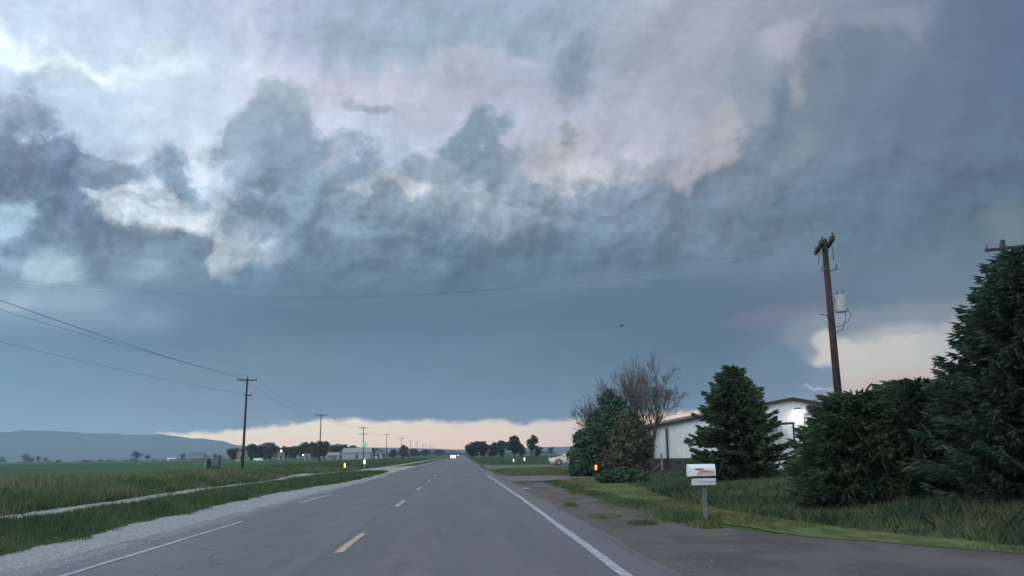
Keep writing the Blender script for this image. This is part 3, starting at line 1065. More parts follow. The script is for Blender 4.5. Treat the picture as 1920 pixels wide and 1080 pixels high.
def round_foliage(blobs, n, seed, size, squash=1.0, fuzz=.22):
    """leaf clumps gathered in uneven lobes: blobs = (x, y, z, rx, ry, rz)"""
    g_ = np.random.default_rng(seed)
    B = np.array(blobs, float)
    vol = np.prod(B[:, 3:], 1) ** .67
    pick = g_.choice(len(B), n, p=vol / vol.sum())
    d = unit(g_.normal(0, 1, (n, 3)))
    r = .45 + .55 * g_.random(n) ** .45
    lump = 1 + fuzz * np.sin(d[:, 0] * 7 + pick) * np.sin(d[:, 1] * 6 + pick * 2) * np.cos(d[:, 2] * 8 + pick * .7)
    out = g_.random(n) < .06
    r = r * lump + out * g_.random(n) * .25
    c_ = B[pick, :3] + d * B[pick, 3:] * r[:, None]
    nrm = unit(d + g_.normal(0, .6, (n, 3)))
    u = unit(np.cross(nrm, g_.normal(0, 1, (n, 3))))
    w_ = np.cross(nrm, u) * squash
    s_ = size * (.6 + .8 * g_.random((n, 1)))
    v, f = quads(c_, u * s_, w_ * s_)
    return np_mesh('crown', v, f)


def branching(H, r0, seed, depth=6, spread=.42, up=.45, split=(2, 3), first=.28, lean=(0, 0), shrink=.76, stems=1, z0=-.1):
    g_ = random.Random(seed)
    mb = MB()

    def grow(p, d, L, r, k):
        pts, rs = [p], [r]
        q = p
        dd = d.copy()
        seg = 3
        for i in range(seg):
            dd = (dd + Vector((g_.gauss(0, .10), g_.gauss(0, .10), g_.gauss(0, .05) + .05 * up))).normalized()
            q = q + dd * (L / seg)
            pts.append(q)
            rs.append(max(r * (1 - .32 * (i + 1) / seg), .0075))
        mb.tube(pts, rs, 7 if k < 2 else (4 if k < 4 else 3), cap=False)
        if k >= depth:
            return
        nn = g_.randint(*split) + (1 if k == depth - 1 else 0)
        for j in range(nn):
            t = g_.uniform(.45, 1.0) if j else 1.0
            i0 = min(int(t * seg), seg - 1)
            base_ = pts[i0].lerp(pts[i0 + 1], t * seg - i0) if t < 1 else pts[-1]
            sp_ = spread * g_.uniform(.6, 1.3) * (.55 if j == 0 else 1)
            a = g_.uniform(0, 6.283)
            e1 = dd.orthogonal().normalized()
            e2 = dd.cross(e1)
            nd = (dd * math.cos(sp_) + (e1 * math.cos(a) + e2 * math.sin(a)) * math.sin(sp_) + Vector((0, 0, up * .25))).normalized()
            grow(base_, nd, L * shrink * g_.uniform(.8, 1.15), rs[-1] * (.78 if j == 0 else .6), k + 1)

    for s_ in range(stems):
        d = Vector((lean[0] + g_.gauss(0, .10), lean[1] + g_.gauss(0, .1), 1)).normalized()
        if z0 > 0:
            a0 = s_ * 6.283 / stems + g_.random()
            k0 = g_.uniform(.18, .55)
            d = Vector((math.cos(a0) * k0 + lean[0], math.sin(a0) * k0 + lean[1], 1)).normalized()
            grow(Vector((0, 0, z0 * g_.uniform(.55, 1.0))), d, H * first * g_.uniform(.85, 1.15), r0 * .55, 0)
            continue
        grow(Vector((g_.gauss(0, .12) * (stems > 1), g_.gauss(0, .12) * (stems > 1), -.1)), d, H * first, r0, 0)
    return mb


M['spruce'] = leafmat('spruce_needles', (.044, .090, .054), (.086, .135, .070), .75, 1.3, .3)
M['spruce_blue'] = leafmat('dark_spruce_needles', (.038, .078, .054), (.074, .118, .074), .75, 1.3, .3)
M['juniper'] = leafmat('juniper_foliage', (.024, .060, .038), (.048, .085, .048), .5, 1.0, .1)
M['juniper_brown'] = leafmat('browning_juniper_foliage', (.046, .056, .036), (.076, .076, .050), .4, 1.0, .1)
M['leaf'] = leafmat('tree_leaves', (.020, .036, .020), (.042, .056, .028), .4, .25, .15)
M['leaf_dark'] = leafmat('dark_tree_leaves', (.016, .026, .020), (.030, .036, .024), .4, .25, .1)


def spruce(px, py, Y_, H, Rad, nb, seed, label, mat, group, z=None, **kw):
    p = at(px, py)
    k = Y_ / p[1]
    x = atY(px, 540, Y_)[0] if py is None else p[0] * k
    zz = gz(x, Y_)
    t = thing('spruce_tree', (x, Y_, zz), label, 'tree', group)
    spruce_trunk(H, .045 * H * .5).build('trunk', M['bark'], t, smooth=True)
    f = link('foliage', spruce_foliage(H, Rad, nb, seed, **kw), mat, t)
    return t


G_EV = 'evergreens along the right roadside'
spruce(1385, 905, 36.0, 4.35, 2.45, 360, 21, 'spruce with a pointed top and drooping boughs in front of the white metal building', M['spruce'], G_EV, tw=.36, wid=.030, prof=.66, droop=.2, ragged=.50)
spruce(1975, 940, 17.5, 4.95, 2.75, 680, 22, 'tall spruce cut by the right edge of the view, its top hiding a pole', M['spruce_blue'], G_EV, tw=.32, wid=.020, prof=.66, droop=.18, ragged=.42, tipup=.42, tstep=.07)
spruce(1622, 930, 20.5, 2.35, 1.55, 560, 23, 'low rounded spruce just right of the leaning pole with the transformer', M['spruce'], G_EV, tw=.34, wid=.018, prof=0, droop=.30, ragged=.40, tstep=.065, tipup=.25)
spruce(1745, 930, 20.0, 2.50, 1.65, 620, 24, 'broad dark spruce between the low rounded spruce and the tallest spruce', M['spruce_blue'], G_EV, tw=.34, wid=.018, prof=0, droop=.30, ragged=.40, tstep=.065, tipup=.25)


def juniper(px, Y_, H, wdt, seed, label, mat, n=9000, size=.085, lobes=12, cone=.75):
    x = atY(px, 850, Y_)[0]
    g_ = random.Random(seed)
    t = thing('juniper_tree', (x, Y_, gz(x, Y_)), label, 'tree', G_EV)
    bl = []
    for i in range(lobes):
        h = (i + .5) / lobes
        rr = wdt * .5 * (1 - cone * h ** 1.4)
        a = g_.uniform(0, 6.28)
        off = rr * .42 * g_.random()
        bl.append((math.cos(a) * off, math.sin(a) * off, H * (.10 + .82 * h), rr * .72, rr * .72, H * .12 + rr * .22))
    tr = MB()
    tr.tube([(0, 0, -.1), (0, 0, H * .5), (0, 0, H * .93)], [.14, .09, .02], 8).build('trunk', M['bark'], t)
    link('foliage', round_foliage(bl, n, seed, size, .5, .35), mat, t)
    return t


juniper(1152, 58, 5.0, 5.2, 31, 'dark juniper rising behind the brownish juniper, left of the bare trees', M['juniper'], 24000, cone=.74)
juniper(1174, 55, 3.6, 3.5, 32, 'brownish rounded juniper at the foot of the bare trees', M['juniper_brown'], 14000, cone=.45)
juniper(1101, 56, 2.55, 2.45, 33, 'small dark juniper bush nearest the silver van', M['juniper'], 9000, cone=.40)


def bare_tree(px, Y_, H, seed, label, mat, **kw):
    x = atY(px, 850, Y_)[0]
    t = thing('bare_tree', (x, Y_, gz(x, Y_)), label, 'tree', 'leafless trees behind the junipers')
    k = kw.pop('crown_from', 1)
    mb = branching(H, seed=seed, **kw)
    mb.build('branches', mat, t)
    tr = MB()
    r0 = kw.get('r0', .12)
    zt = max(kw.get('z0', 0), .5)
    tr.tube([(0, 0, -.1), (0.01, 0, .25), (.03, 0, zt * .6), (0, 0, zt)], [r0 * 1.35, r0 * 1.1, r0 * .95, r0 * .8], 9).build('trunk', mat, t, smooth=True)
    return t


bare_tree(1221, 60, 6.0, 45, 'tallest bare tree with a forked dark trunk at the left end of the white building', M['bark_dry'], r0=.19, depth=6, spread=.46, first=.215, shrink=.80, up=.45, stems=7, z0=1.9)
bare_tree(1180, 63, 6.0, 42, 'bare reddish tree with fine upright twigs left of the tallest bare tree', M['bark_dry'], r0=.15, depth=6, spread=.40, first=.225, shrink=.80, up=.6, stems=7, z0=1.3)
bare_tree(1142, 66, 5.6, 43, 'pale bare tree whose thin twigs reach out left over the small juniper', M['bark_dry'], r0=.12, depth=6, spread=.38, first=.23, shrink=.80, up=.4, stems=6, z0=1.0, lean=(-.25, 0))


x_ = atY(1168, 850, 43)[0]
sh = thing('bush', (x_, 43, gz(x_, 43)), 'low dark green bush on the dirt between the orange reflector and the mailbox', 'bush')
link('foliage', round_foliage([(-.7, 0, .25, .6, .5, .35), (0, .1, .32, .7, .6, .42), (.7, 0, .22, .55, .5, .32)], 2600, 77, .05, .6, .3), M['juniper'], sh)
a_ = MB()
for k in range(5):
    a_.tube([(0, 0, -.05), (math.cos(k * 1.3) * .3, math.sin(k * 1.3) * .3, .35)], .015, 5)
a_.build('stems', M['bark'], sh)


# trees far off: crowns of leaf clumps on a trunk with limbs
def far_tree(px, Y_, H, wdt, seed, label, group, mat=None, n=900, trunk=.02, size=None, kind='broadleaf_tree'):
    x = atY(px, 852, Y_)[0]
    g_ = random.Random(seed)
    t = thing(kind, (x, Y_, gz(x, Y_)), label, 'tree', group)
    bl = []
    for i in range(9):
        a = g_.uniform(0, 6.28)
        rr = g_.uniform(.0, .36) * wdt
        bl.append((math.cos(a) * rr, math.sin(a) * rr, H * g_.uniform(trunk + .18, .84), wdt * g_.uniform(.14, .26), wdt * g_.uniform(.14, .26), H * g_.uniform(.10, .19)))
    bl.append((0, 0, H * .55, wdt * .3, wdt * .3, H * .3))
    link('crown', round_foliage(bl, n, seed, size or max(.16, H * .035), .8, .3), mat or M['leaf'], t)
    tr = MB()
    tr.tube([(0, 0, -.1), (0, 0, H * .6)], [H * .03, H * .015], 6)
    for k in range(4):
        a = k * 1.6 + g_.random()
        tr.tube([(0, 0, H * .25), (math.cos(a) * wdt * .2, math.sin(a) * wdt * .2, H * .55)], [H * .015, H * .006], 5)
    tr.build('trunk', M['bark'], t)
    return t


GR = 'trees in the grove right of the road'
for i, (px, H, w_, m_, lb) in enumerate([
    (886, 7.2, 8.0, 'leaf', 'leftmost tree of the grove, its crown overhanging the far end of the road'),
    (906, 7.4, 7.0, 'leaf_dark', 'dark round tree second from the left in the grove'),
    (926, 6.2, 7.0, 'leaf', 'low green tree in the middle dip of the grove'),
    (940, 6.6, 6.0, 'leaf', 'green tree just left of the tallest tree in the grove'),
    (965, 9.4, 7.8, 'leaf_dark', 'tallest tree of the grove with a domed dark crown'),
    (979, 5.6, 4.5, 'leaf', 'short tree squeezed beside the tallest of the grove'),
]):
    far_tree(px, 375 + 6 * (i % 3), H, w_, 60 + i, lb, GR, M[m_], 1500)
far_tree(997, 372, 8.6, 6.5, 70, 'thin-crowned tree with sky showing through at the right end of the grove', GR, M['leaf_dark'], 480, size=.34)
far_tree(1009, 376, 5.2, 4.0, 71, 'small scrubby tree closing the right end of the grove', GR, M['leaf_dark'], 600)
far_tree(1033, 700, 6.0, 7.5, 72, 'lone low tree in the field behind the silver van', 'lone field trees', M['leaf_dark'], 500)

GL = 'trees round the farmstead left of the road'
for i, (px, D_, H, w_, m_, lb) in enumerate([
    (437, 470, 6.6, 7.5, 'leaf_dark', 'low greyish tree left of the nearest utility pole on the left'),
    (452, 480, 6.2, 7, 'leaf_dark', 'low tree seen right behind the nearest left utility pole'),
    (474, 500, 9.6, 9, 'leaf_dark', 'brown-green tree just right of the nearest left pole'),
    (489, 505, 8.8, 7, 'leaf_dark', 'tree above the small white trailer'),
    (508, 500, 9.8, 12, 'leaf_dark', 'broad domed tree right of the white trailer'),
    (536, 510, 7.8, 9, 'leaf_dark', 'tree behind the bright yard light'),
    (552, 515, 7.6, 9, 'leaf', 'greener tree right of the bright yard light'),
    (574, 520, 9.4, 9, 'leaf', 'tree left of the second pole, beside the small shed'),
    (588, 515, 10.0, 8, 'leaf_dark', 'tallest farmstead tree, left of the second pole'),
    (606, 520, 9.6, 8, 'leaf_dark', 'farmstead tree just right of the second pole'),
    (626, 540, 8.6, 10, 'leaf', 'tree above the low grey sheds'),
    (646, 560, 9.0, 9, 'leaf', 'tree behind the left end of the long metal barn'),
    (662, 560, 8.4, 8, 'leaf', 'tree showing over the roof of the long metal barn'),
    (697, 520, 6.0, 5, 'leaf_dark', 'dark bush at the right end of the long metal barn'),
    (708, 560, 6.0, 6, 'leaf_dark', 'tree left of the fourth pole among the low houses'),
    (738, 560, 5.2, 6, 'leaf_dark', 'low tree right of the fourth pole'),
    (757, 560, 8.2, 6.5, 'leaf_dark', 'tree standing at the foot of the fifth pole'),
    (776, 620, 6, 8, 'leaf', 'tree behind the sixth pole'),
    (798, 680, 6, 9, 'leaf', 'tree among the distant poles before the road end'),
    (822, 760, 6, 10, 'leaf', 'hazy tree closest to the left of the road end'),
]):
    far_tree(px, D_, H, w_ * 1.25, 80 + i, lb, GL, M[m_], 1300)
GF = 'trees far out in the fields below the blue hills'
for i, (px, D_, H, w_, lb) in enumerate([
    (5, 1300, 9, 9, 'tiny field tree at the left edge of the view'),
    (48, 1300, 13, 16, 'wide field tree left of the row of three far trees'),
    (60, 1310, 9, 12, 'low field tree in the middle of the far row'),
    (72, 1320, 10, 9, 'right-hand field tree of the far row'),
    (86, 1340, 7, 8, 'small field tree at the tail of the far row'),
    (257, 950, 10.5, 14, 'big lone tree below the blue hills'),
    (277, 960, 7.5, 6, 'small tree standing right of the big lone tree'),
    (343, 1150, 8, 9, 'tree left of the far grain buildings'),
    (403, 1150, 8, 9, 'tree right of the far grain buildings')]):
    far_tree(px, D_, H, w_, 120 + i, lb, GF, M['leaf_dark'], 420)

# ---------------------------------------------------------------- hills and far woods
def ridge(name, pts, Y0, depth, mat, rough=1.0, seed=0, kind='structure'):
    """a range of hills: crest line given as seen in the view, real slopes in front and behind"""
    px = np.array([p[0] for p in pts], float)
    cr = np.array([atY(p[0], p[1], Y0) for p in pts])
    n = 260
    xx = np.linspace(cr[0, 0], cr[-1, 0], n)
    zc = np.maximum(np.interp(xx, cr[:, 0], cr[:, 2]), 0.5)
    zc = zc + np.minimum(zc * .06, 3.0) * rough * fbm1(xx / (Y0 * .012), seed, 5)
    rows = []
    prof = [(-1.0, 0.0), (-.8, .06), (-.6, .16), (-.42, .34), (-.25, .60), (-.12, .84), (0, 1.0), (.3, .9), (.7, .5), (1.0, 0)]
    for k, (u, h) in enumerate(prof):
        wob = fbm1(xx / (Y0 * .03) + k * .7, seed + k, 4) * depth * .05
        rows.append(np.stack([xx * (1 + u * depth / Y0 * .5), Y0 + u * depth + wob, zc * h - (2.5 if h == 0 else 0) + (zc * .05 * fbm1(xx / (Y0 * .008), seed + k, 3) if 0 < h < 1 else 0)], -1))
    v = np.stack(rows, 0)
    m_, n_ = v.shape[:2]
    ii = np.arange(m_ * n_).reshape(m_, n_)
    f = np.stack([ii[:-1, :-1], ii[:-1, 1:], ii[1:, 1:], ii[1:, :-1]], -1).reshape(-1, 4)
    return tag(link(name, np_mesh(name, v.reshape(-1, 3), f), mat, smooth=True), kind=kind)


M['hill'] = material('hill_scrub', (.060, .085, .080), 1.0, .3, .006, col2=(.042, .062, .060), spec=.05, detail=8)
M['hillfar'] = material('far_hill', (.075, .095, .070), 1.0, .3, .004, col2=(.05, .07, .05), spec=.05)
ridge('hills', [(-1400, 822), (-800, 800), (-300, 806), (-60, 815), (0, 812), (40, 809), (95, 807), (130, 810), (200, 812), (235, 814), (300, 815), (345, 820),
                (390, 824), (425, 829), (440, 834), (470, 838), (520, 845), (600, 852), (700, 856)], 4200, 900, M['hill'], 1.0, 2)
ridge('distant_hills', [(380, 852), (450, 843), (540, 839), (560, 838), (640, 838), (700, 839), (760, 840), (830, 842), (866, 843), (900, 842), (980, 840), (1020, 838),
                        (1060, 838), (1090, 836), (1200, 834), (1400, 832), (1700, 828), (2100, 824)], 3300, 600, M['hillfar'], .5, 9)


def far_wood(name, px0, px1, Y_, H, n, seed, label):
    g_ = np.random.default_rng(seed)
    x0, x1 = atY(px0, 850, Y_)[0], atY(px1, 850, Y_)[0]
    bl = []
    k = int(n / 60)
    for i in range(k):
        x = x0 + (x1 - x0) * (i + g_.random()) / k
        h = H * (.5 + .5 * g_.random())
        bl.append((x, Y_ + g_.random() * 60, h * .45, H * 1.1, H, h * .5))
    o = link(name, round_foliage(bl, n, seed, H * .10, .8, .3), M['leaf'])
    return tag(o, label, 'woods', kind='stuff')


far_wood('far_wood', 690, 866, 1500, 9, 2600, 201, 'dark line of distant woods left of the end of the road')
far_wood('far_wood', 866, 1040, 1300, 6, 2000, 202, 'thin distant woods behind the grove right of the road')
far_wood('far_hedge', 0, 430, 900, 2.2, 3400, 203, 'thin dark hedge line across the field below the hills')

# ---------------------------------------------------------------- utility poles and wires
def pole_parts(t, H, wood, arms, r=.15, small=True):
    """arms: (height, half length, offset, turn) ; insulators stand on each arm"""
    p = MB()
    p.tube([(0, 0, -.3), (0, 0, H * .5), (0, 0, H)], [r, r * .82, r * .62], 12)
    p.build('pole', wood, t, smooth=True)
    for (h, hl, off, turn) in arms:
        a = MB()
        a.box(-hl + off, hl + off, -.06, .06, -.07, .07)
        o = a.build('crossarm', M['wood'], t, (0, -.16, h), bevel=.01)
        o.rotation_euler = (0, 0, turn)
        for q in (-.92, -.45, .92):
            ins = MB()
            x = off + q * hl
            for zz, rr in ((.07, .03), (.13, .07), (.18, .045), (.22, .065), (.26, .03)):
                ins.tube([(x, 0, zz), (x, 0, zz + .045)], [rr, rr * .8], 8)
            ins.build('insulator', M['porcelain'], o)
        if small:
            for sd in (-.5, .5):
                br = MB()
                br.tube([(hl * sd + off, .04, -.06), (0, .10, -.62)], .018, 5)
                br.build('brace', M['steel'], o)


GP = 'wooden utility poles in the line left of the road'
pos_poles = []
specs = [  # pixel x of the foot, distance, height, arms, lean
    (455, 113, 10.9, [(10.55, 1.15, 0, 0), (8.75, .42, .22, 0)], 'nearest utility pole on the left, with a wide top arm and a short lower arm'),
    (599, 222, 11.2, [(10.9, 1.45, 0, 0)], 'second utility pole of the left row, a plain T in front of the farm trees'),
    (681, 315, 10.9, [(10.6, 1.55, 0, 0), (8.5, 1.55, 0, 0)], 'third utility pole of the left row, carrying two crossarms'),
    (725, 410, 10.7, [(10.4, 1.3, 0, 0)], 'fourth utility pole of the left row, right of the long metal barn'),
    (753, 500, 10.6, [(10.3, 1.4, 0, 0)], 'fifth utility pole of the left row, rising over a dark tree'),
    (770, 595, 10.6, [(10.3, 1.4, 0, 0)], 'sixth utility pole of the left row'),
    (782, 690, 10.6, [(10.3, 1.4, 0, 0)], 'seventh utility pole of the left row, far off'),
    (793, 790, 10.6, [(10.3, 1.4, 0, 0)], 'eighth utility pole of the left row, far off'),
    (799, 890, 10.6, [(10.3, 1.4, 0, 0)], 'ninth utility pole of the left row, very small'),
    (807, 1000, 11.6, [(11.2, 1.8, 0, 0), (9.4, 1.5, 0, 0)], 'tenth utility pole of the left row, slightly taller than its neighbours'),
    (812, 1120, 11, [(10.6, 1.4, 0, 0)], 'second to last utility pole of the left row'),
    (816, 1260, 11, [(10.6, 1.4, 0, 0)], 'last and faintest utility pole of the left row'),
]
for i, (px, D_, H, arms, lb) in enumerate(specs):
    x = atY(px, 855, D_)[0]
    z = gz(x, D_)
    t = thing('utility_pole', (x, D_, z), lb, 'utility pole', GP)
    pole_parts(t, H, M['wood'], arms, r=.17 if i < 6 else .22, small=i < 3)
    t.rotation_euler = (0, R(1.3 if i == 0 else (1.0 if i == 1 else rnd.uniform(-.3, .5))), 0)
    pos_poles.append((t, H))


def sag(p, q, drop, n=26):
    p, q = Vector(p), Vector(q)
    return [p.lerp(q, k / n) - Vector((0, 0, drop * 4 * (k / n) * (1 - k / n))) for k in range(n + 1)]


def wire(p, q, drop, rad, label, group):
    mb = MB()
    mb.tube(sag(p, q, drop), rad, 5, cap=False)
    return tag(mb.build('power_line', M['wire']), label, 'power line', group)


GWN = 'power lines from the nearest left pole towards the camera'
bpy.context.view_layer.update()


def tip(k, dx, h):
    t = pos_poles[k][0]
    return t.matrix_world @ Vector((dx, -.16, h))


near = {'x': -27.5, 'y': 18.0}
for dx, z2, drop, lb, rd in ((-1.05, 12.4, .75, 'uppermost of the power lines falling from the left edge to the nearest pole', .010),
                         (-.5, 11.95, .75, 'power line running close below the uppermost one on the left', .010),
                         (1.05, 10.3, .75, 'third power line down at the left edge, leading to the nearest pole', .010)):
    wire(tip(0, dx, 10.82), (near['x'] + dx, near['y'], z2), drop, rd, lb, GWN)
wire(tip(0, .2, 8.8), (near['x'] + .3, near['y'], 8.6), .5, .008, 'lowest thin power line at the left edge', GWN)
GWF = 'power lines strung between the poles left of the road'
words = ['nearest and second', 'second and third', 'third and fourth', 'fourth and fifth']
for k in range(4):
    for dx, sd in ((-1.0, 'left'), (-.5, 'middle'), (1.0, 'right')):
        wire(tip(k, dx, pos_poles[k][1] - .1), tip(k + 1, dx, pos_poles[k + 1][1] - .1), 1.1, .008,
             '%s power line between the %s left poles' % (sd, words[k]), GWF)

# the leaning pole with the transformer, and the second pole behind the tall spruce
GPR = 'utility poles on the right behind the spruces'
base_ = atY(1583, 860, 41)
t = thing('utility_pole', (base_[0], 41, gz(base_[0], 41)), 'dark red-brown utility pole on the right carrying a grey transformer', 'utility pole', GPR)
Hp = 10.65
p = MB()
p.tube([(0, 0, -.4), (0, 0, Hp * .5), (0, 0, Hp)], [.19, .165, .13], 14)
p.build('pole', M['redwood'], t, smooth=True)
for nm, c_ in (('crossarm', (-.26, 0, Hp - .40)), ('crossarm', (.24, 0, Hp - .22))):
    a = MB()
    a.box(-1.25, 1.25, -.07, .07, -.09, .09)
    o = a.build(nm, M['wood'], t, c_, bevel=.01)
    o.rotation_euler = (0, 0, R(-104))
    for q in (-1.1, .25, 1.1):
        ins = MB()
        for zz, rr in ((.085, .035), (.13, .075), (.18, .05), (.22, .065), (.26, .03)):
            ins.tube([(q, 0, zz), (q, 0, zz + .045)], [rr, rr * .8], 8)
        ins.build('insulator', M['porcelain'], o)
    for sd in (-1, 1):
        br = MB()
        br.tube([(sd * .6, 0, -.08), (0, .12 if c_[0] > 0 else -.12, -.75)], .02, 5)
        br.build('brace', M['steel'], o)
a = MB()
a.tube([(0, -.1, Hp - 1.6), (.28, -.12, Hp - 1.45), (.42, -.12, Hp - 1.42)], .035, 8)
a.tube([(.42, -.12, Hp - 1.44), (.43, -.12, Hp - 1.2)], [.06, .04], 8)
a.build('cutout_switch', M['porcelain'], t)
a = MB()
a.tube([(0, -.1, Hp - 1.35), (-.25, -.12, Hp - 1.5)], .025, 6)
a.tube([(-.25, -.12, Hp - 1.5), (-.27, -.12, Hp - 1.3)], [.05, .03], 8)
a.build('bracket', M['porcelain'], t)
tk = MB()
prof = [(0, .20), (.0, .25), (.04, .275), (.68, .275), (.72, .285), (.76, .26), (.80, .12), (.80, .02)]
n = 20
vs, fs = [], []
for z_, r_ in prof:
    for k in range(n):
        vs.append((.47 + r_ * math.cos(6.2832 * k / n), -.10 + r_ * math.sin(6.2832 * k / n), Hp - 3.42 + z_))
for i in range(len(prof) - 1):
    for k in range(n):
        fs.append((i * n + k, i * n + (k + 1) % n, (i + 1) * n + (k + 1) % n, (i + 1) * n + k))
fs.append(tuple(range(n))[::-1])
fs.append(tuple(range((len(prof) - 1) * n, len(prof) * n)))
tk.add(vs, fs)
tank = tk.build('transformer', M['tank'], t, smooth=False, bevel=0)
for k in (-1, 1):
    bs = MB()
    for zz, rr in ((0, .035), (.05, .055), (.10, .035), (.15, .05), (.2, .02)):
        bs.tube([(.47 + k * .11, -.10, Hp - 2.62 + zz), (.47 + k * .11, -.10, Hp - 2.57 + zz)], [rr, rr * .8], 8)
    bs.build('bushing', M['porcelain'], tank)
for hz_ in (3.3, 2.86):
    bk = MB()
    bk.box(.08, .24, -.13, -.07, Hp - hz_, Hp - hz_ + .06)
    bk.build('hanger', M['steel'], tank)
lp = MB()
lp.tube([(.66, -.3, Hp - 3.3), (.80, -.32, Hp - 3.55), (.66, -.3, Hp - 3.85), (.35, -.2, Hp - 4.05), (.12, -.12, Hp - 4.1)], .014, 6)
lp.tube([(.5, -.36, Hp - 3.3), (.55, -.34, Hp - 3.7), (.4, -.26, Hp - 4.2), (.1, -.1, Hp - 4.35)], .014, 6)
lp.tube([(.0, -.15, Hp - 3.9), (-.3, -.2, Hp - 3.55), (-.55, -.2, Hp - 3.5)], .02, 6)
lp.build('service_lead', M['wire'], t)
t.rotation_euler = (0, R(-.9), 0)
rp = t

b2 = atY(1925, 860, 43)
t = thing('utility_pole', (b2[0], 43, gz(b2[0], 43)), 'utility pole mostly hidden by the tall spruce, only its top and crossarm showing', 'utility pole', GPR)
H2 = 11.15
pole_parts(t, H2, M['wood'], [(H2 - .45, 1.25, .35, R(-32))], r=.17)
a = MB()
a.tube([(0, -.12, H2 - 1.5), (-.5, -.2, H2 - 1.6)], .03, 6)
a.tube([(-.5, -.2, H2 - 1.62), (-.52, -.2, H2 - 1.35)], [.06, .04], 8)
a.tube([(0, -.12, H2 - 1.9), (-.3, -.2, H2 - 2.05)], .03, 6)
a.tube([(-.3, -.2, H2 - 2.1), (-.31, -.2, H2 - 1.8)], [.06, .04], 8)
a.build('cutout_switch', M['porcelain'], t)

bpy.context.view_layer.update()
GWR = 'power lines crossing high over the road'
for k, (q, zz, lb) in enumerate(((-1.1, 0, 'highest power line crossing over the road from the transformer pole'),
                              (.25, -.12, 'middle power line crossing over the road from the transformer pole'),
                              (1.1, -.2, 'lowest power line crossing over the road from the transformer pole'))):
    arm = [c for c in rp.children if c.name.startswith('crossarm')][0]
    p = arm.matrix_world @ Vector((q, 0, .28))
    wire(p, (-30 + k * .5, 44.5 + k, 11.3 + zz * 1.5), 2.3, .003 if k == 0 else .0016, lb, GWR)

# ---------------------------------------------------------------- ribbed metal building on the right
M['siding'] = material('white_ribbed_siding', (.74, .77, .78), .5, .05, 1.0, col2=(.66, .69, .70), spec=.3)
M['wainscot'] = material('brown_wainscot', (.075, .066, .060), .7, .1, 2)
M['trim'] = material('dark_brown_trim', (.055, .038, .034), .55, .1, 2)
M['roof'] = material('brown_metal_roof', (.10, .075, .068), .5, .1, 2)
M['galv'] = material('canopy_metal', (.16, .17, .18), .5, .1)


def ribbed(x0, x1, y, zlo, ztop, pitch=.32, dep=.035):
    """sheet wall facing the camera: trapezoid ribs; ztop is a function of x"""
    mb = MB()
    xs_ = [x0]
    ys_ = [y]
    x = x0
    while x < x1 - pitch:
        for dx_, d_ in ((pitch * .68, 0), (pitch * .76, dep), (pitch * .92, dep), (pitch, 0)):
            xs_.append(x + dx_)
            ys_.append(y - d_)
        x += pitch
    xs_.append(x1)
    ys_.append(y)
    vs = []
    for a_, b_ in zip(xs_, ys_):
        vs += [(a_, b_, zlo), (a_, b_, ztop(a_))]
    fs = [(2 * i, 2 * i + 2, 2 * i + 3, 2 * i + 1) for i in range(len(xs_) - 1)]
    return mb.add(vs, fs)


BY = 60.0
xl, xp, xr = atY(1222, 850, BY)[0], atY(1490, 850, BY)[0], atY(1765, 850, BY)[0]
ze, zp = atY(1228, 803, BY)[2], atY(1488, 750, BY)[2]
g0 = gz(xp, BY) - .05
top = lambda x: ze + (zp - ze) * (1 - abs(x - xp) / (xp - xl)) if x <= xp else zp - (zp - ze) * (x - xp) / (xr - xp)
bt = thing('metal_building', (0, 0, 0), 'white ribbed metal building with a brown base and roof edge behind the spruces', 'building')
zw = .95
ribbed(xl, xr, BY, zw, lambda x: top(x) - .02).build('wall', M['siding'], bt)
w_ = MB()
w_.box(xl + .02, xr - .02, BY + .01, BY + .25, g0, zw)
w_.build('base_band', M['wainscot'], bt)
s_ = MB()
s_.box(xl - .02, xl + .10, BY + .02, BY + 24, zw, ze - .05)
s_.build('side_wall', M['siding'], bt)
rf = MB()
ov = .45
for sgn, xe in ((-1, xl - ov), (1, xr + ov)):
    zedge = ze - (zp - ze) / (xp - xl) * ov
    rf.add([(xe, BY - .2, zedge + .06), (xp, BY - .2, zp + .06), (xp, BY + 24.5, zp + .06), (xe, BY + 24.5, zedge + .06),
            (xe, BY - .2, zedge + .14), (xp, BY - .2, zp + .14), (xp, BY + 24.5, zp + .14), (xe, BY + 24.5, zedge + .14)],
           [(0, 1, 2, 3), (4, 7, 6, 5), (0, 3, 7, 4), (1, 5, 6, 2), (0, 4, 5, 1), (3, 2, 6, 7)])
roof = rf.build('roof', M['roof'], bt)
ft = MB()
for xe in (xl - ov, xr + ov):
    zedge = ze - (zp - ze) / (xp - xl) * ov
    ft.add([(xe, BY - .27, zedge - .02), (xp, BY - .27, zp - .02), (xp, BY - .27, zp + .17), (xe, BY - .27, zedge + .17),
            (xe, BY - .21, zedge - .02), (xp, BY - .21, zp - .02), (xp, BY - .21, zp + .17), (xe, BY - .21, zedge + .17)],
           [(0, 1, 2, 3), (7, 6, 5, 4), (0, 4, 5, 1), (3, 2, 6, 7), (0, 3, 7, 4), (1, 5, 6, 2)])
ft.build('rake_trim', M['trim'], roof)
xd = atY(1252, 850, BY - .1)[0]
dp = MB()
dp.box(xd - .05, xd + .05, BY - .16, BY - .05, g0, top(xd) - .16)
dp.build('downspout', M['trim'], bt)
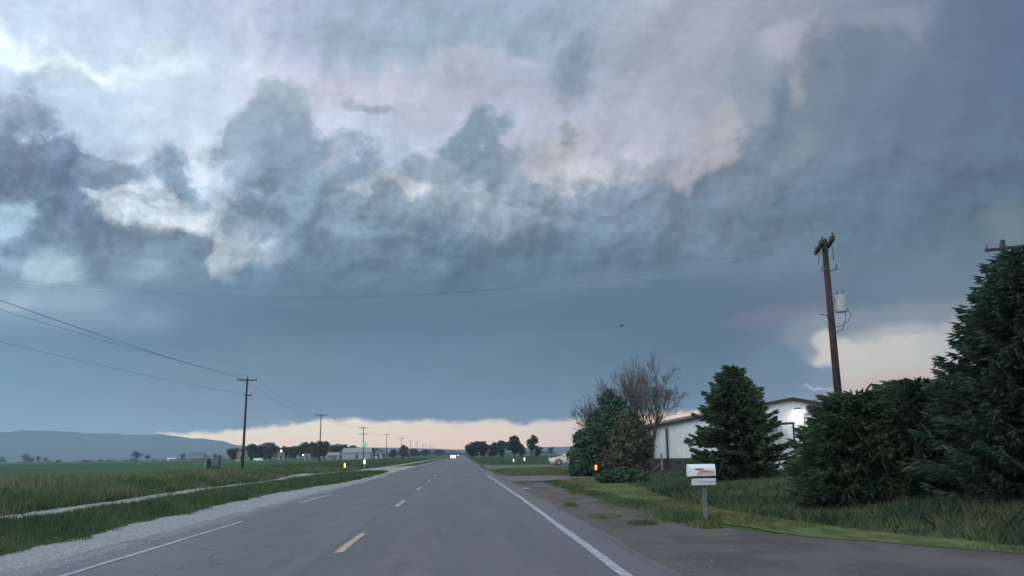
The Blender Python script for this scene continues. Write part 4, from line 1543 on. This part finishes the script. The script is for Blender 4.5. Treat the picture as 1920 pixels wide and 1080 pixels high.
# canopy on slim posts in front of the gable
cx0, cx1 = atY(1425, 793, BY - 3)[0], atY(1490, 793, BY - 3)[0]
cz = atY(1480, 793, BY - 3)[2]
cn = MB()
cn.box(cx0 - 1.2, cx1, BY - 3, BY - .04, cz - .07, cz + .04)
can = cn.build('canopy', M['trim'], bt)
for q in (cx1 - .06, cx0 - 1.0):
    pm = MB()
    pm.box(q - .045, q + .045, BY - 2.95, BY - 2.86, g0, cz - .07)
    pm.build('canopy_post', M['trim'], can)
dx_ = atY(1462, 850, BY)[0]
dr = MB()
dr.box(dx_ - .5, dx_ + .5, BY - .06, BY - .02, g0 + .02, 2.15)
door = dr.build('door', M['white'], bt)
hh = MB()
hh.box(dx_ + .34, dx_ + .46, BY - .12, BY - .06, 1.0, 1.05)
hh.build('handle', M['black'], door)
# wall lamp under the ridge
wx, wz = atY(1497, 769, BY - .3)[0], atY(1497, 769, BY - .3)[2]
lf = MB()
lf.box(wx - .16, wx + .16, BY - .30, BY - .04, wz + .02, wz + .16)
lf.tube([(wx, BY - .1, wz + .1), (wx, BY - .02, wz + .1)], .05, 8)
lamp_o = lf.build('wall_lamp', M['galv'], bt)
ll = MB()
ll.box(wx - .13, wx + .13, BY - .28, BY - .08, wz - .04, wz + .018)
ll.build('lens', material('lit_wall_lamp', (.9, .9, .85), .3, .02, emit=(1, .97, .86), power=14), lamp_o)
ld = bpy.data.lights.new('wall_lamp_light', 'SPOT')
ld.energy = 48
ld.spot_size = R(150)
ld.spot_blend = 1.0
ld.color = (1, .96, .84)
ld.shadow_soft_size = .12
lo_ = bpy.data.objects.new('wall_lamp_light', ld)
COL.objects.link(lo_)
lo_.location = (wx, BY - .75, wz + .0)
lo_.rotation_euler = (R(28), 0, 0)
lo_.parent = bt
# small dish camera on a conduit
cxm = atY(1508, 775, BY - .2)[0]
czm = atY(1508, 775, BY - .2)[2]
cd_ = MB()
cd_.tube([(cxm, BY - .12, g0), (cxm, BY - .12, czm)], .045, 8)
cond = cd_.build('conduit', M['steel'], bt)
cc_ = MB()
cc_.tube([(cxm - .12, BY - .2, czm + .02), (cxm + .02, BY - .2, czm + .07), (cxm + .2, BY - .22, czm + .06)], [.03, .12, .09], 10)
cc_.build('security_camera', M['white'], cond)

# post-and-brace of an old fence in front of the brown base
fx = atY(1241, 870, 55)[0]
fb = thing('fence_brace', (fx, 55, gz(fx, 55)), 'grey fence post with a slanting brace in front of the brown wall base', 'fence post')
a = MB(); a.tube([(0, 0, -.1), (0, 0, 1.15)], .05, 8); a.build('post', M['steel'], fb)
a = MB(); a.tube([(-.02, 0, .62), (-.75, .05, .02)], .03, 6); a.build('brace', M['steel'], fb)

# ---------------------------------------------------------------- mailbox with newspaper tube
mp_ = at(1325, 976)
mx, my = mp_[0] - .02, mp_[1]
M['mailbox'] = material('mailbox_white', (.70, .74, .74), .4, .06, 3, spec=.4)
M['tube'] = material('newspaper_tube_white', (.52, .57, .59), .45, .1, 3)
M['postgrey'] = material('weathered_grey_post', (.17, .19, .19), .9, .2, 4, stretch=(3, 3, .5))
mb_ = thing('mailbox', (mx, my, .0), 'white roadside mailbox with a flag picture, above a pale newspaper tube on a grey post', 'mailbox')
a = MB(); a.box(-.04, .04, -.035, .035, -.1, .70); a.build('post', M['postgrey'], mb_, bevel=.006)


def barrel(x0, x1, w, h, z0, n=9):
    """mailbox shell, long axis across the road: flat floor, arched top"""
    mb = MB()
    prof = [(-w / 2, 0), (w / 2, 0), (w / 2, h * .55)]
    for k in range(1, n):
        a_ = math.pi * k / n
        prof.append((w / 2 * math.cos(a_), h * .55 + h * .45 * math.sin(a_)))
    prof.append((-w / 2, h * .55))
    m_ = len(prof)
    vs = [(x0, y_, z0 + z_) for y_, z_ in prof] + [(x1, y_, z0 + z_) for y_, z_ in prof]
    fs = [tuple(range(m_))[::-1], tuple(range(m_, 2 * m_))] + [(i, (i + 1) % m_, (i + 1) % m_ + m_, i + m_) for i in range(m_)]
    return mb.add(vs, fs)


upz = .885
box_ = barrel(-.30, .235, .20, .245, upz).build('box', M['mailbox'], mb_, bevel=.012)
a = barrel(-.325, -.302, .212, .255, upz - .004)
dr_ = a.build('door', M['mailbox'], box_, bevel=.004)
a = MB(); a.box(-.28, .22, -.075, .075, upz - .035, upz - .002); a.build('shelf', M['black'], mb_)
a = MB(); a.box(-.245, .24, -.08, .08, .70, .845); tb = a.build('newspaper_tube', M['tube'], mb_, bevel=.02)
a = MB()
a.box(-.14, .235, -.0835, -.081, .766, .778)
a.build('lettering_band', material('grey_print', (.10, .12, .13), .6, .1), tb)
a = MB(); a.box(-.02, .02, -.05, .05, .66, .70); a.build('bracket', M['black'], mb_)
# flag picture on the side facing the camera
red = material('faded_red_print', (.42, .14, .09), .6, .1)
navy = material('navy_print', (.03, .035, .08), .6, .1)
a = MB()
for k in range(4):
    z_ = upz + .022 + k * .026
    w0 = .012 * math.sin(k * 1.3)
    a.add([(-.16 + k * .012, -.1035, z_), (.02, -.1035, z_ + .010 + w0), (.20, -.1035, z_ - .012), (.20, -.1035, z_ + .001), (.02, -.1035, z_ + .023 + w0), (-.16 + k * .012, -.1035, z_ + .013)],
          [(0, 1, 4, 5), (1, 2, 3, 4)])
a.build('flag_stripes', red, box_)
a = MB(); a.add([(-.19, -.1040, upz + .128), (-.02, -.1040, upz + .132), (-.02, -.1040, upz + .156), (-.19, -.1040, upz + .152)], [(0, 1, 2, 3)])
a.build('flag_canton', navy, box_)


# ---------------------------------------------------------------- delineators and small signs
def delineator(px, D_, H, col, power, label, post='black', w=.11, hr=.22, name='reflector_post'):
    x = atY(px, 870, D_)[0]
    t = thing(name, (x, D_, gz(x, D_)), label, 'reflector post')
    a = MB(); a.box(-.03, .03, -.02, .02, -.1, H - .02); a.build('post', M[post], t)
    a = MB()
    a.add([(-w / 2, 0, H - hr), (w / 2, 0, H - hr), (w / 2, 0, H), (0, 0, H + .03), (-w / 2, 0, H), (-w / 2, .02, H - hr), (w / 2, .02, H - hr), (w / 2, .02, H), (0, .02, H + .03), (-w / 2, .02, H)],
          [(0, 1, 2, 3, 4), (9, 8, 7, 6, 5), (0, 5, 6, 1), (1, 6, 7, 2), (2, 7, 8, 3), (3, 8, 9, 4), (4, 9, 5, 0)])
    a.build('reflector', material(label.split()[0] + '_reflector', col, .3, .02, emit=col, power=power), t, (0, -.035, 0))  # emission added to the reflector, standing in for light it throws back
    return t


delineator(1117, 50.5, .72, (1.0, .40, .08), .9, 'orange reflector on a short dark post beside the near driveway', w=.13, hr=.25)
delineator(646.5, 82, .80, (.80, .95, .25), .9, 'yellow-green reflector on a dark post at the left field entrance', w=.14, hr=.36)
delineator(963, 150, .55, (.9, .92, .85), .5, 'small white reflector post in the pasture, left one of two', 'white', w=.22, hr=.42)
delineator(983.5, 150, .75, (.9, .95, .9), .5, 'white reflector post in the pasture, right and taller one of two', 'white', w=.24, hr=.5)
# green street sign on its post with a white button reflector
gx = atY(683.5, 870, 94)[0]
t = thing('street_sign', (gx, 94, gz(gx, 94)), 'small green street name sign on a slim post by the left field entrance', 'sign')
a = MB(); a.tube([(0, 0, -.1), (0, 0, 2.5)], .045, 8); a.build('post', M['steel'], t)
gr_ = material('glowing_green_sign_face', (.05, .62, .22), .4, .03, emit=(.10, .9, .35), power=.45)  # sign is unlit; its shine under passing light is painted in as emission
a = MB(); a.box(-.26, .26, -.07, -.05, 2.40, 2.62); bl_ = a.build('sign_blade', gr_, t, bevel=.01)
a = MB(); a.box(-.28, .28, -.05, -.046, 2.38, 2.64); a.build('border', M['white'], t)
a = MB(); a.box(-.012, .012, -.45, .45, 2.64, 2.86); a.build('cross_blade', gr_, t)
a = MB(); a.box(-.10, .10, -.07, -.05, .62, 1.02); a.build('reflector', material('white_reflector', (.9, .95, .92), .3, .02, emit=(.9, 1, .95), power=.7), t)  # self-glow put into the button in place of returned light
a = MB(); a.box(-.08, .08, -.07, -.05, 1.10, 1.22); a.build('reflector', material('grey_reflector', (.6, .65, .62), .3, .02), t)

# old posts in the left field
x = atY(391, 880, 88)[0]
t = thing('fence_post', (x, 88, gz(x, 88)), 'thick weathered fence post standing in the tall grass left of the nearest pole', 'fence post')
a = MB(); a.tube([(0, 0, -.1), (0, 0, 1.35)], [.22, .19], 9); a.build('post', M['wood'], t)
a = MB(); a.tube([(-.32, 0, -.1), (-.30, 0, 1.2)], .05, 7); a.build('stay', M['steel'], t)
x = atY(411, 880, 92)[0]
t = thing('irrigation_valve', (x, 92, gz(x, 92)), 'dark round-headed valve post beside a low pipe in the left field', 'valve')
a = MB(); a.tube([(0, 0, -.1), (0, 0, 1.3)], .07, 8); a.build('post', M['black'], t)
a = MB(); a.tube([(0, -.08, 1.5), (0, .08, 1.5)], .20, 14); a.build('valve_wheel', M['cardark'], t)
a = MB(); a.tube([(-.7, 0, .55), (-.2, 0, .55)], .12, 8); a.tube([(-.65, 0, -.1), (-.65, 0, .55)], .05, 6); a.build('pipe', M['black'], t)

# pale rubbish on the dirt
x_, y_ = at(984, 918)[:2]
a = MB()
a.add([(-.18, -.1, .01), (-.05, -.2, .03), (.15, -.12, .02), (.2, .15, .03), (.02, .25, .05), (-.15, .15, .02), (0, 0, .07)],
      [(0, 1, 6), (1, 2, 6), (2, 3, 6), (3, 4, 6), (4, 5, 6), (5, 0, 6)])
tag(a.build('litter', material('dirty_paper', (.36, .35, .33), .9, .2), None, (x_, y_, .01)), 'scrap of white litter lying on the brown dirt', 'litter')


# ---------------------------------------------------------------- vehicles
def loft(sections, n=None):
    """closed skin through cross sections given as lists of (x, y, z)"""
    mb = MB()
    m_ = len(sections[0])
    vs = [p for s_ in sections for p in s_]
    fs = []
    for i in range(len(sections) - 1):
        for k in range(m_):
            fs.append((i * m_ + k, (i + 1) * m_ + k, (i + 1) * m_ + (k + 1) % m_, i * m_ + (k + 1) % m_))
    fs.append(tuple(range(m_)))
    fs.append(tuple(range((len(sections) - 1) * m_, len(sections) * m_))[::-1])
    return mb.add(vs, fs)


def car(loc, rz, label, cat, paint, L=4.6, Wd=1.8, lights=False, name='parked_car', group=None, lampmat=None, van=True):
    """front towards -x"""
    t = thing(name, loc, label, cat, group, rz)
    h = L / 2
    # lower body: stations along x
    st_ = [(-h, .34, .62, .74), (-h + .10, .24, .74, .84), (-h + .45, .20, .86, .90), (-h + 1.15, .20, .98, .90), (0, .20, 1.02, .90), (h - .6, .20, 1.04, .90), (h - .08, .26, 1.02, .88), (h, .36, .95, .80)]
    sec = []
    for x, z0, z1, w_ in st_:
        w_ = w_ * Wd / 1.8
        sec.append([(x, -w_ * .86, z0), (x, -w_, z0 + .16), (x, -w_, (z0 + z1) / 2 + .05), (x, -w_ * .93, z1), (x, w_ * .93, z1), (x, w_, (z0 + z1) / 2 + .05), (x, w_, z0 + .16), (x, w_ * .86, z0)])
    body = loft(sec).build('body', paint, t, smooth=True)
    body.data.polygons.foreach_set('use_smooth', [False] * len(body.data.polygons))
    # greenhouse
    top_ = 1.62 if van else 1.46
    cab = [(-h + 1.05, .96, .86), (-h + 1.95, top_ - .06, .72), (-h + 2.35, top_, .70), (h - 1.1, top_, .70), (h - .55 if not van else h - .35, top_ - .07, .70), (h - .12, 1.0, .84)]
    sec = []
    for x, z, w_ in cab:
        w_ = w_ * Wd / 1.8
        zb = .98
        sec.append([(x, -.86 * Wd / 1.8, zb), (x, -w_, z - .02), (x, -w_ * .8, z + .02), (x, w_ * .8, z + .02), (x, w_, z - .02), (x, .86 * Wd / 1.8, zb)])
    cabin = loft(sec).build('cabin', paint, t)
    # glass panels standing a few mm proud
    for sgn in (-1, 1):
        for a_, b_ in ((-h + 1.62, -h + 2.42), (-h + 2.50, h - 1.25), (h - 1.17, h - .55)):
            q = MB()
            w0, w1 = .868 * Wd / 1.8, .755 * Wd / 1.8
            lo_a, hi_z = 1.05, top_ - .13
            x_a = a_ + (.42 if a_ < -h + 2 else .04)
            q.add([(a_, sgn * (w0 + .004), lo_a), (b_, sgn * (w0 + .004), lo_a), (b_ - .03, sgn * (w1 + .004), hi_z), (x_a, sgn * (w1 + .004), hi_z)], [(0, 1, 2, 3) if sgn < 0 else (3, 2, 1, 0)])
            q.build('side_window', M['glass'], cabin)
    q = MB()
    x0, z0, x1, z1 = -h + 1.13, 1.02, -h + 1.90, top_ - .10
    q.add([(x0 - .02, -.76, z0 + .02), (x0 - .02, .76, z0 + .02), (x1 - .03, .64, z1 + .03), (x1 - .03, -.64, z1 + .03)], [(0, 3, 2, 1)])
    q.build('windscreen', M['glass'], cabin)
    for sx in (-h + .92, h - .95):
        for sgn in (-1, 1):
            yy = sgn * (.80 * Wd / 1.8)
            w_ = MB()
            w_.tube([(sx, yy - sgn * .10, .33), (sx, yy + sgn * .115, .33)], .33, 20)
            wheel = w_.build('wheel', M['rubber'], t)
            w_ = MB()
            w_.tube([(sx, yy + sgn * .10, .33), (sx, yy + sgn * .125, .33)], [.22, .20], 14)
            w_.build('rim', M['rim'], wheel)
        for sgn in (-1, 1):
            yy = sgn * (.905 * Wd / 1.8)
            w_ = MB()
            n_ = 14
            vs = []
            for k in range(n_ + 1):
                a_ = math.pi * k / n_
                vs += [(sx + .37 * math.cos(a_), yy, .33 + .37 * math.sin(a_)), (sx + .42 * math.cos(a_), yy, .33 + .42 * math.sin(a_))]
            w_.add(vs, [(2 * k, 2 * k + 1, 2 * k + 3, 2 * k + 2) for k in range(n_)])
            w_.build('wheel_arch', M['black'], t)
    for sgn in (-1, 1):
        q = MB()
        q.tube([(-h + .02, sgn * .58, .68), (-h - .03, sgn * .58, .68)], [.22, .20], 12)
        q.build('headlight', lampmat or M['white'], t)
        q = MB(); q.box(-h + 1.45, -h + 1.62, sgn * .93 - .07, sgn * .93 + .07, 1.02, 1.18); q.build('mirror', paint, t, bevel=.02)
    q = MB(); q.box(-h - .015, -h + .03, -.42, .42, .40, .56); q.build('grille', M['black'], t)
    return t


vx, vy = atY(1032, 870, 103)[0], 103
van_l = 4.7
car((vx + van_l / 2, vy + .9, gz(vx, vy) + .03), R(0), 'silver van parked facing the road, its rear hidden behind the small juniper', 'van', M['carsilver'], L=van_l, Wd=1.85, name='parked_van')
# oncoming cars: front faces the camera (-y)
car((-3.3, 352, .02), R(90), 'oncoming car with bright headlights in the left lane', 'car', M['cardark'], L=4.5, name='oncoming_car', group='oncoming cars with headlights on', lampmat=M['lamp'], van=False)
car((-3.5, 800, .02), R(90), 'second oncoming car, a faint dark speck at the end of the road', 'car', M['cardark'], L=4.5, name='oncoming_car', group='oncoming cars with headlights on', lampmat=M['farlamp'], van=False)

# ---------------------------------------------------------------- farm buildings, far left
M['barnwall'] = material('barn_sheet', (.30, .32, .33), .6, .06, .6)
M['barnroof'] = material('barn_roof', (.22, .24, .26), .5, .08, .6)
M['housewall'] = material('house_wall', (.36, .37, .37), .8, .1, .8)
M['shedwall'] = material('shed_wall', (.24, .25, .26), .8, .1, .8)
M['houseroof'] = material('house_roof', (.12, .12, .125), .8, .1, .8)


def house(px0, px1, D_, wall_h, ridge_h, dep, label, wall, roofm, cat='house', name='farm_house', group=None, doors=1, wins=2, hip=.0):
    x0, x1 = atY(px0, 850, D_)[0], atY(px1, 850, D_)[0]
    cxx = (x0 + x1) / 2
    t = thing(name, (cxx, D_, gz(cxx, D_)), label, cat, group)
    w = (x1 - x0) / 2
    a = MB()
    a.box(-w, w, 0, dep, -.3, wall_h)
    a.add([(-w, 0, wall_h), (-w, dep, wall_h), (-w, dep / 2, ridge_h - .05)], [(0, 1, 2)])
    a.add([(w, 0, wall_h), (w, dep, wall_h), (w, dep / 2, ridge_h - .05)], [(0, 2, 1)])
    wl_ = a.build('wall', M[wall], t)
    e, o_ = .25, .35
    h_ = hip * w
    sl = (ridge_h - wall_h) / (dep / 2)
    a = MB()
    for y_a, y_b in ((-o_, dep / 2), (dep + o_, dep / 2)):
        zz0 = wall_h - sl * o_
        a.add([(-w - e, y_a, zz0), (w + e, y_a, zz0), (w + e - h_, y_b, ridge_h), (-w - e + h_, y_b, ridge_h),
               (-w - e, y_a, zz0 + .12), (w + e, y_a, zz0 + .12), (w + e - h_, y_b, ridge_h + .12), (-w - e + h_, y_b, ridge_h + .12)],
              [(0, 1, 2, 3), (7, 6, 5, 4), (0, 4, 5, 1), (1, 5, 6, 2), (3, 2, 6, 7), (0, 3, 7, 4)])
    a.build('roof', M[roofm], t)
    for k in range(doors):
        q = -w + 2 * w * (k + .5) / doors + .3
        a = MB(); a.box(q - .6, q + .6, -.04, -.01, 0, min(2.2, wall_h - .2)); a.build('door', M['cardark'], t)
    for k in range(wins):
        q = -w + 2 * w * (k + .22) / wins + .2
        a = MB(); a.box(q - .5, q + .5, -.04, -.01, 1.0, min(2.0, wall_h - .25)); a.build('window', M['glass'], t)
    return t


house(641, 694, 440, 3.0, 5.1, 16, 'long pale metal barn with a low roof behind the third pole', 'barnwall', 'barnroof', 'barn', 'metal_barn', None, 1, 0)
GS = 'low farm buildings beyond the left field'
house(613, 638, 440, 1.9, 3.1, 7, 'low grey shed just left of the long metal barn', 'shedwall', 'barnroof', 'shed', 'farm_shed', GS, 1, 1, .2)
house(569, 580, 450, 1.9, 2.9, 6, 'small pale shed left of the second pole', 'housewall', 'houseroof', 'shed', 'farm_shed', GS, 1, 0)
house(704, 713, 470, 2.6, 4.0, 6, 'small white house right of the long metal barn', 'white', 'houseroof', 'house', 'farm_house', GS, 1, 1)
house(715, 724, 500, 2.4, 3.8, 6, 'grey house touching the foot of the fourth pole', 'housewall', 'houseroof', 'house', 'farm_house', GS, 1, 1)
house(762, 768, 560, 2.4, 3.6, 6, 'tiny pale house between the fifth and sixth poles', 'housewall', 'houseroof', 'house', 'farm_house', GS, 1, 0)
house(521, 531, 480, 2.2, 3.8, 5, 'small pale gabled hut below the bright yard light', 'housewall', 'houseroof', 'shed', 'farm_shed', GS, 1, 0)
house(444, 459, 430, 2.8, 4.4, 7, 'pale farm house half hidden by the nearest left pole', 'housewall', 'houseroof', 'house', 'farm_house', GS, 1, 2)
house(352, 381, 1050, 5.5, 8.5, 12, 'long grey grain building at the foot of the blue hills', 'shedwall', 'houseroof', 'barn', 'grain_building', None, 2, 0)
house(313, 328, 1000, 1.6, 2.6, 8, 'low white roofed building out in the far field', 'white', 'white', 'shed', 'far_shed', None, 1, 0)
for k, (px, r_, h_, lb) in enumerate(((384, 3.2, 8, 'grain bin right beside the long grey grain building'), (391, 2.6, 6.5, 'smaller grain bin right of the other bin'))):
    x = atY(px, 850, 1060)[0]
    t = thing('grain_bin', (x, 1060, gz(x, 1060)), lb, 'grain bin', 'grain bins below the hills')
    a = MB(); a.tube([(0, 0, -.3), (0, 0, h_ * .75)], r_, 16); a.build('wall', M['shedwall'], t)
    a = MB(); a.tube([(0, 0, h_ * .75), (0, 0, h_)], [r_ * 1.04, .3], 16); a.build('roof', M['barnroof'], t)
# white trailer
x = atY(483, 862, 300)[0]
t = thing('trailer', (x, 300, gz(x, 300)), 'small white box trailer in front of the farm trees', 'trailer')
a = MB(); a.box(-1.3, 1.3, 0, 2.0, .35, 1.25); bx = a.build('box', M['white'], t, bevel=.04)
a = MB(); a.box(-1.32, 1.32, -.02, 2.02, 1.25, 1.32); a.build('roof', M['barnroof'], t)
for q in (-.6, .6):
    a = MB(); a.tube([(q, -.05, .3), (q, .15, .3)], .3, 14); a.build('wheel', M['rubber'], t)
a = MB(); a.tube([(1.3, 1, .4), (2.1, 1, .4)], .05, 6); a.build('hitch', M['steel'], t)


def yard_light(px, py, D_, label, s=.5):
    p = atY(px, py, D_)
    t = thing('yard_light', (p[0], D_, gz(p[0], D_)), label, 'yard light', 'yard lights at the farmstead')
    hz = p[2] - gz(p[0], D_)
    a = MB(); a.tube([(0, 0, -.1), (0, 0, hz + .3)], [.12, .09], 7); a.build('pole', M['wood'], t)
    a = MB(); a.tube([(0, 0, hz + .2), (0, -.6, hz + .25)], .04, 6); a.build('arm', M['steel'], t)
    a = MB(); a.tube([(0, -.6, hz - s / 2), (0, -.6, hz + s / 2)], [s * .45, s * .5], 10); a.build('lamp', M['yard'], t)


yard_light(527.5, 845.5, 470, 'bright yard light among the farm trees left of the second pole', .75)
yard_light(569, 853, 440, 'faint small yard light by the shed left of the second pole', .4)

# ---------------------------------------------------------------- bird
bp_ = atY(1166, 611, 48)
bd = thing('bird', bp_, 'small dark bird flying under the storm cloud right of the middle', 'bird')
bd.rotation_euler = (R(8), R(-18), R(35))
# one skinned body: beak, head, breast, tail
sec = []
for x, r_, z_ in ((-.14, .004, 0), (-.115, .010, .002), (-.10, .022, .006), (-.085, .024, .007), (-.06, .022, .002), (-.02, .034, -.004), (.03, .030, -.002), (.07, .016, .002), (.10, .012, .003), (.15, .022, .004)):
    fl = .25 if x > .12 else (.5 if x > .08 else 1.0)
    sec.append([(x, r_ * math.cos(6.2832 * k / 10), z_ + r_ * fl * math.sin(6.2832 * k / 10)) for k in range(10)])
loft(sec).build('body', M['black'], bd, smooth=True)
for sg in (-1, 1):
    a = MB()
    pts = [(-.05, 0, .01), (-.075, .09, .06), (-.05, .18, .085), (.03, .29, .07), (.035, .22, .07), (.03, .15, .065), (.035, .08, .04), (.03, 0, .008)]
    vs = [(x, sg * y, z) for x, y, z in pts] + [(x, sg * y, z - .006) for x, y, z in pts]
    fs = [(0, 1, 6, 7), (1, 2, 5, 6), (2, 3, 4, 5), (15, 14, 9, 8), (14, 13, 10, 9), (13, 12, 11, 10)] + [(i, i + 8, (i + 1) % 8 + 8, (i + 1) % 8) for i in range(8)]
    a.add(vs, fs).build('wing', M['black'], bd)

# ---------------------------------------------------------------- haze over the plain
hz = MB()
hz.box(-5200, 5200, -500, 5300, -10, 175)
hm = bpy.data.materials.new('haze_air')
hm.use_nodes = True
HN = NT(hm.node_tree)
ho = HN.new('ShaderNodeOutputMaterial')
pv = HN.new('ShaderNodeVolumePrincipled')
pv.inputs['Color'].default_value = (.62, .82, 1.0, 1)
pv.inputs['Density'].default_value = 0.00016
pv.inputs['Anisotropy'].default_value = 0.1
HN.t.links.new(pv.outputs[0], ho.inputs['Volume'])
tag(hz.build('haze', hm), kind='stuff')
scene.cycles.volume_bounces = 1
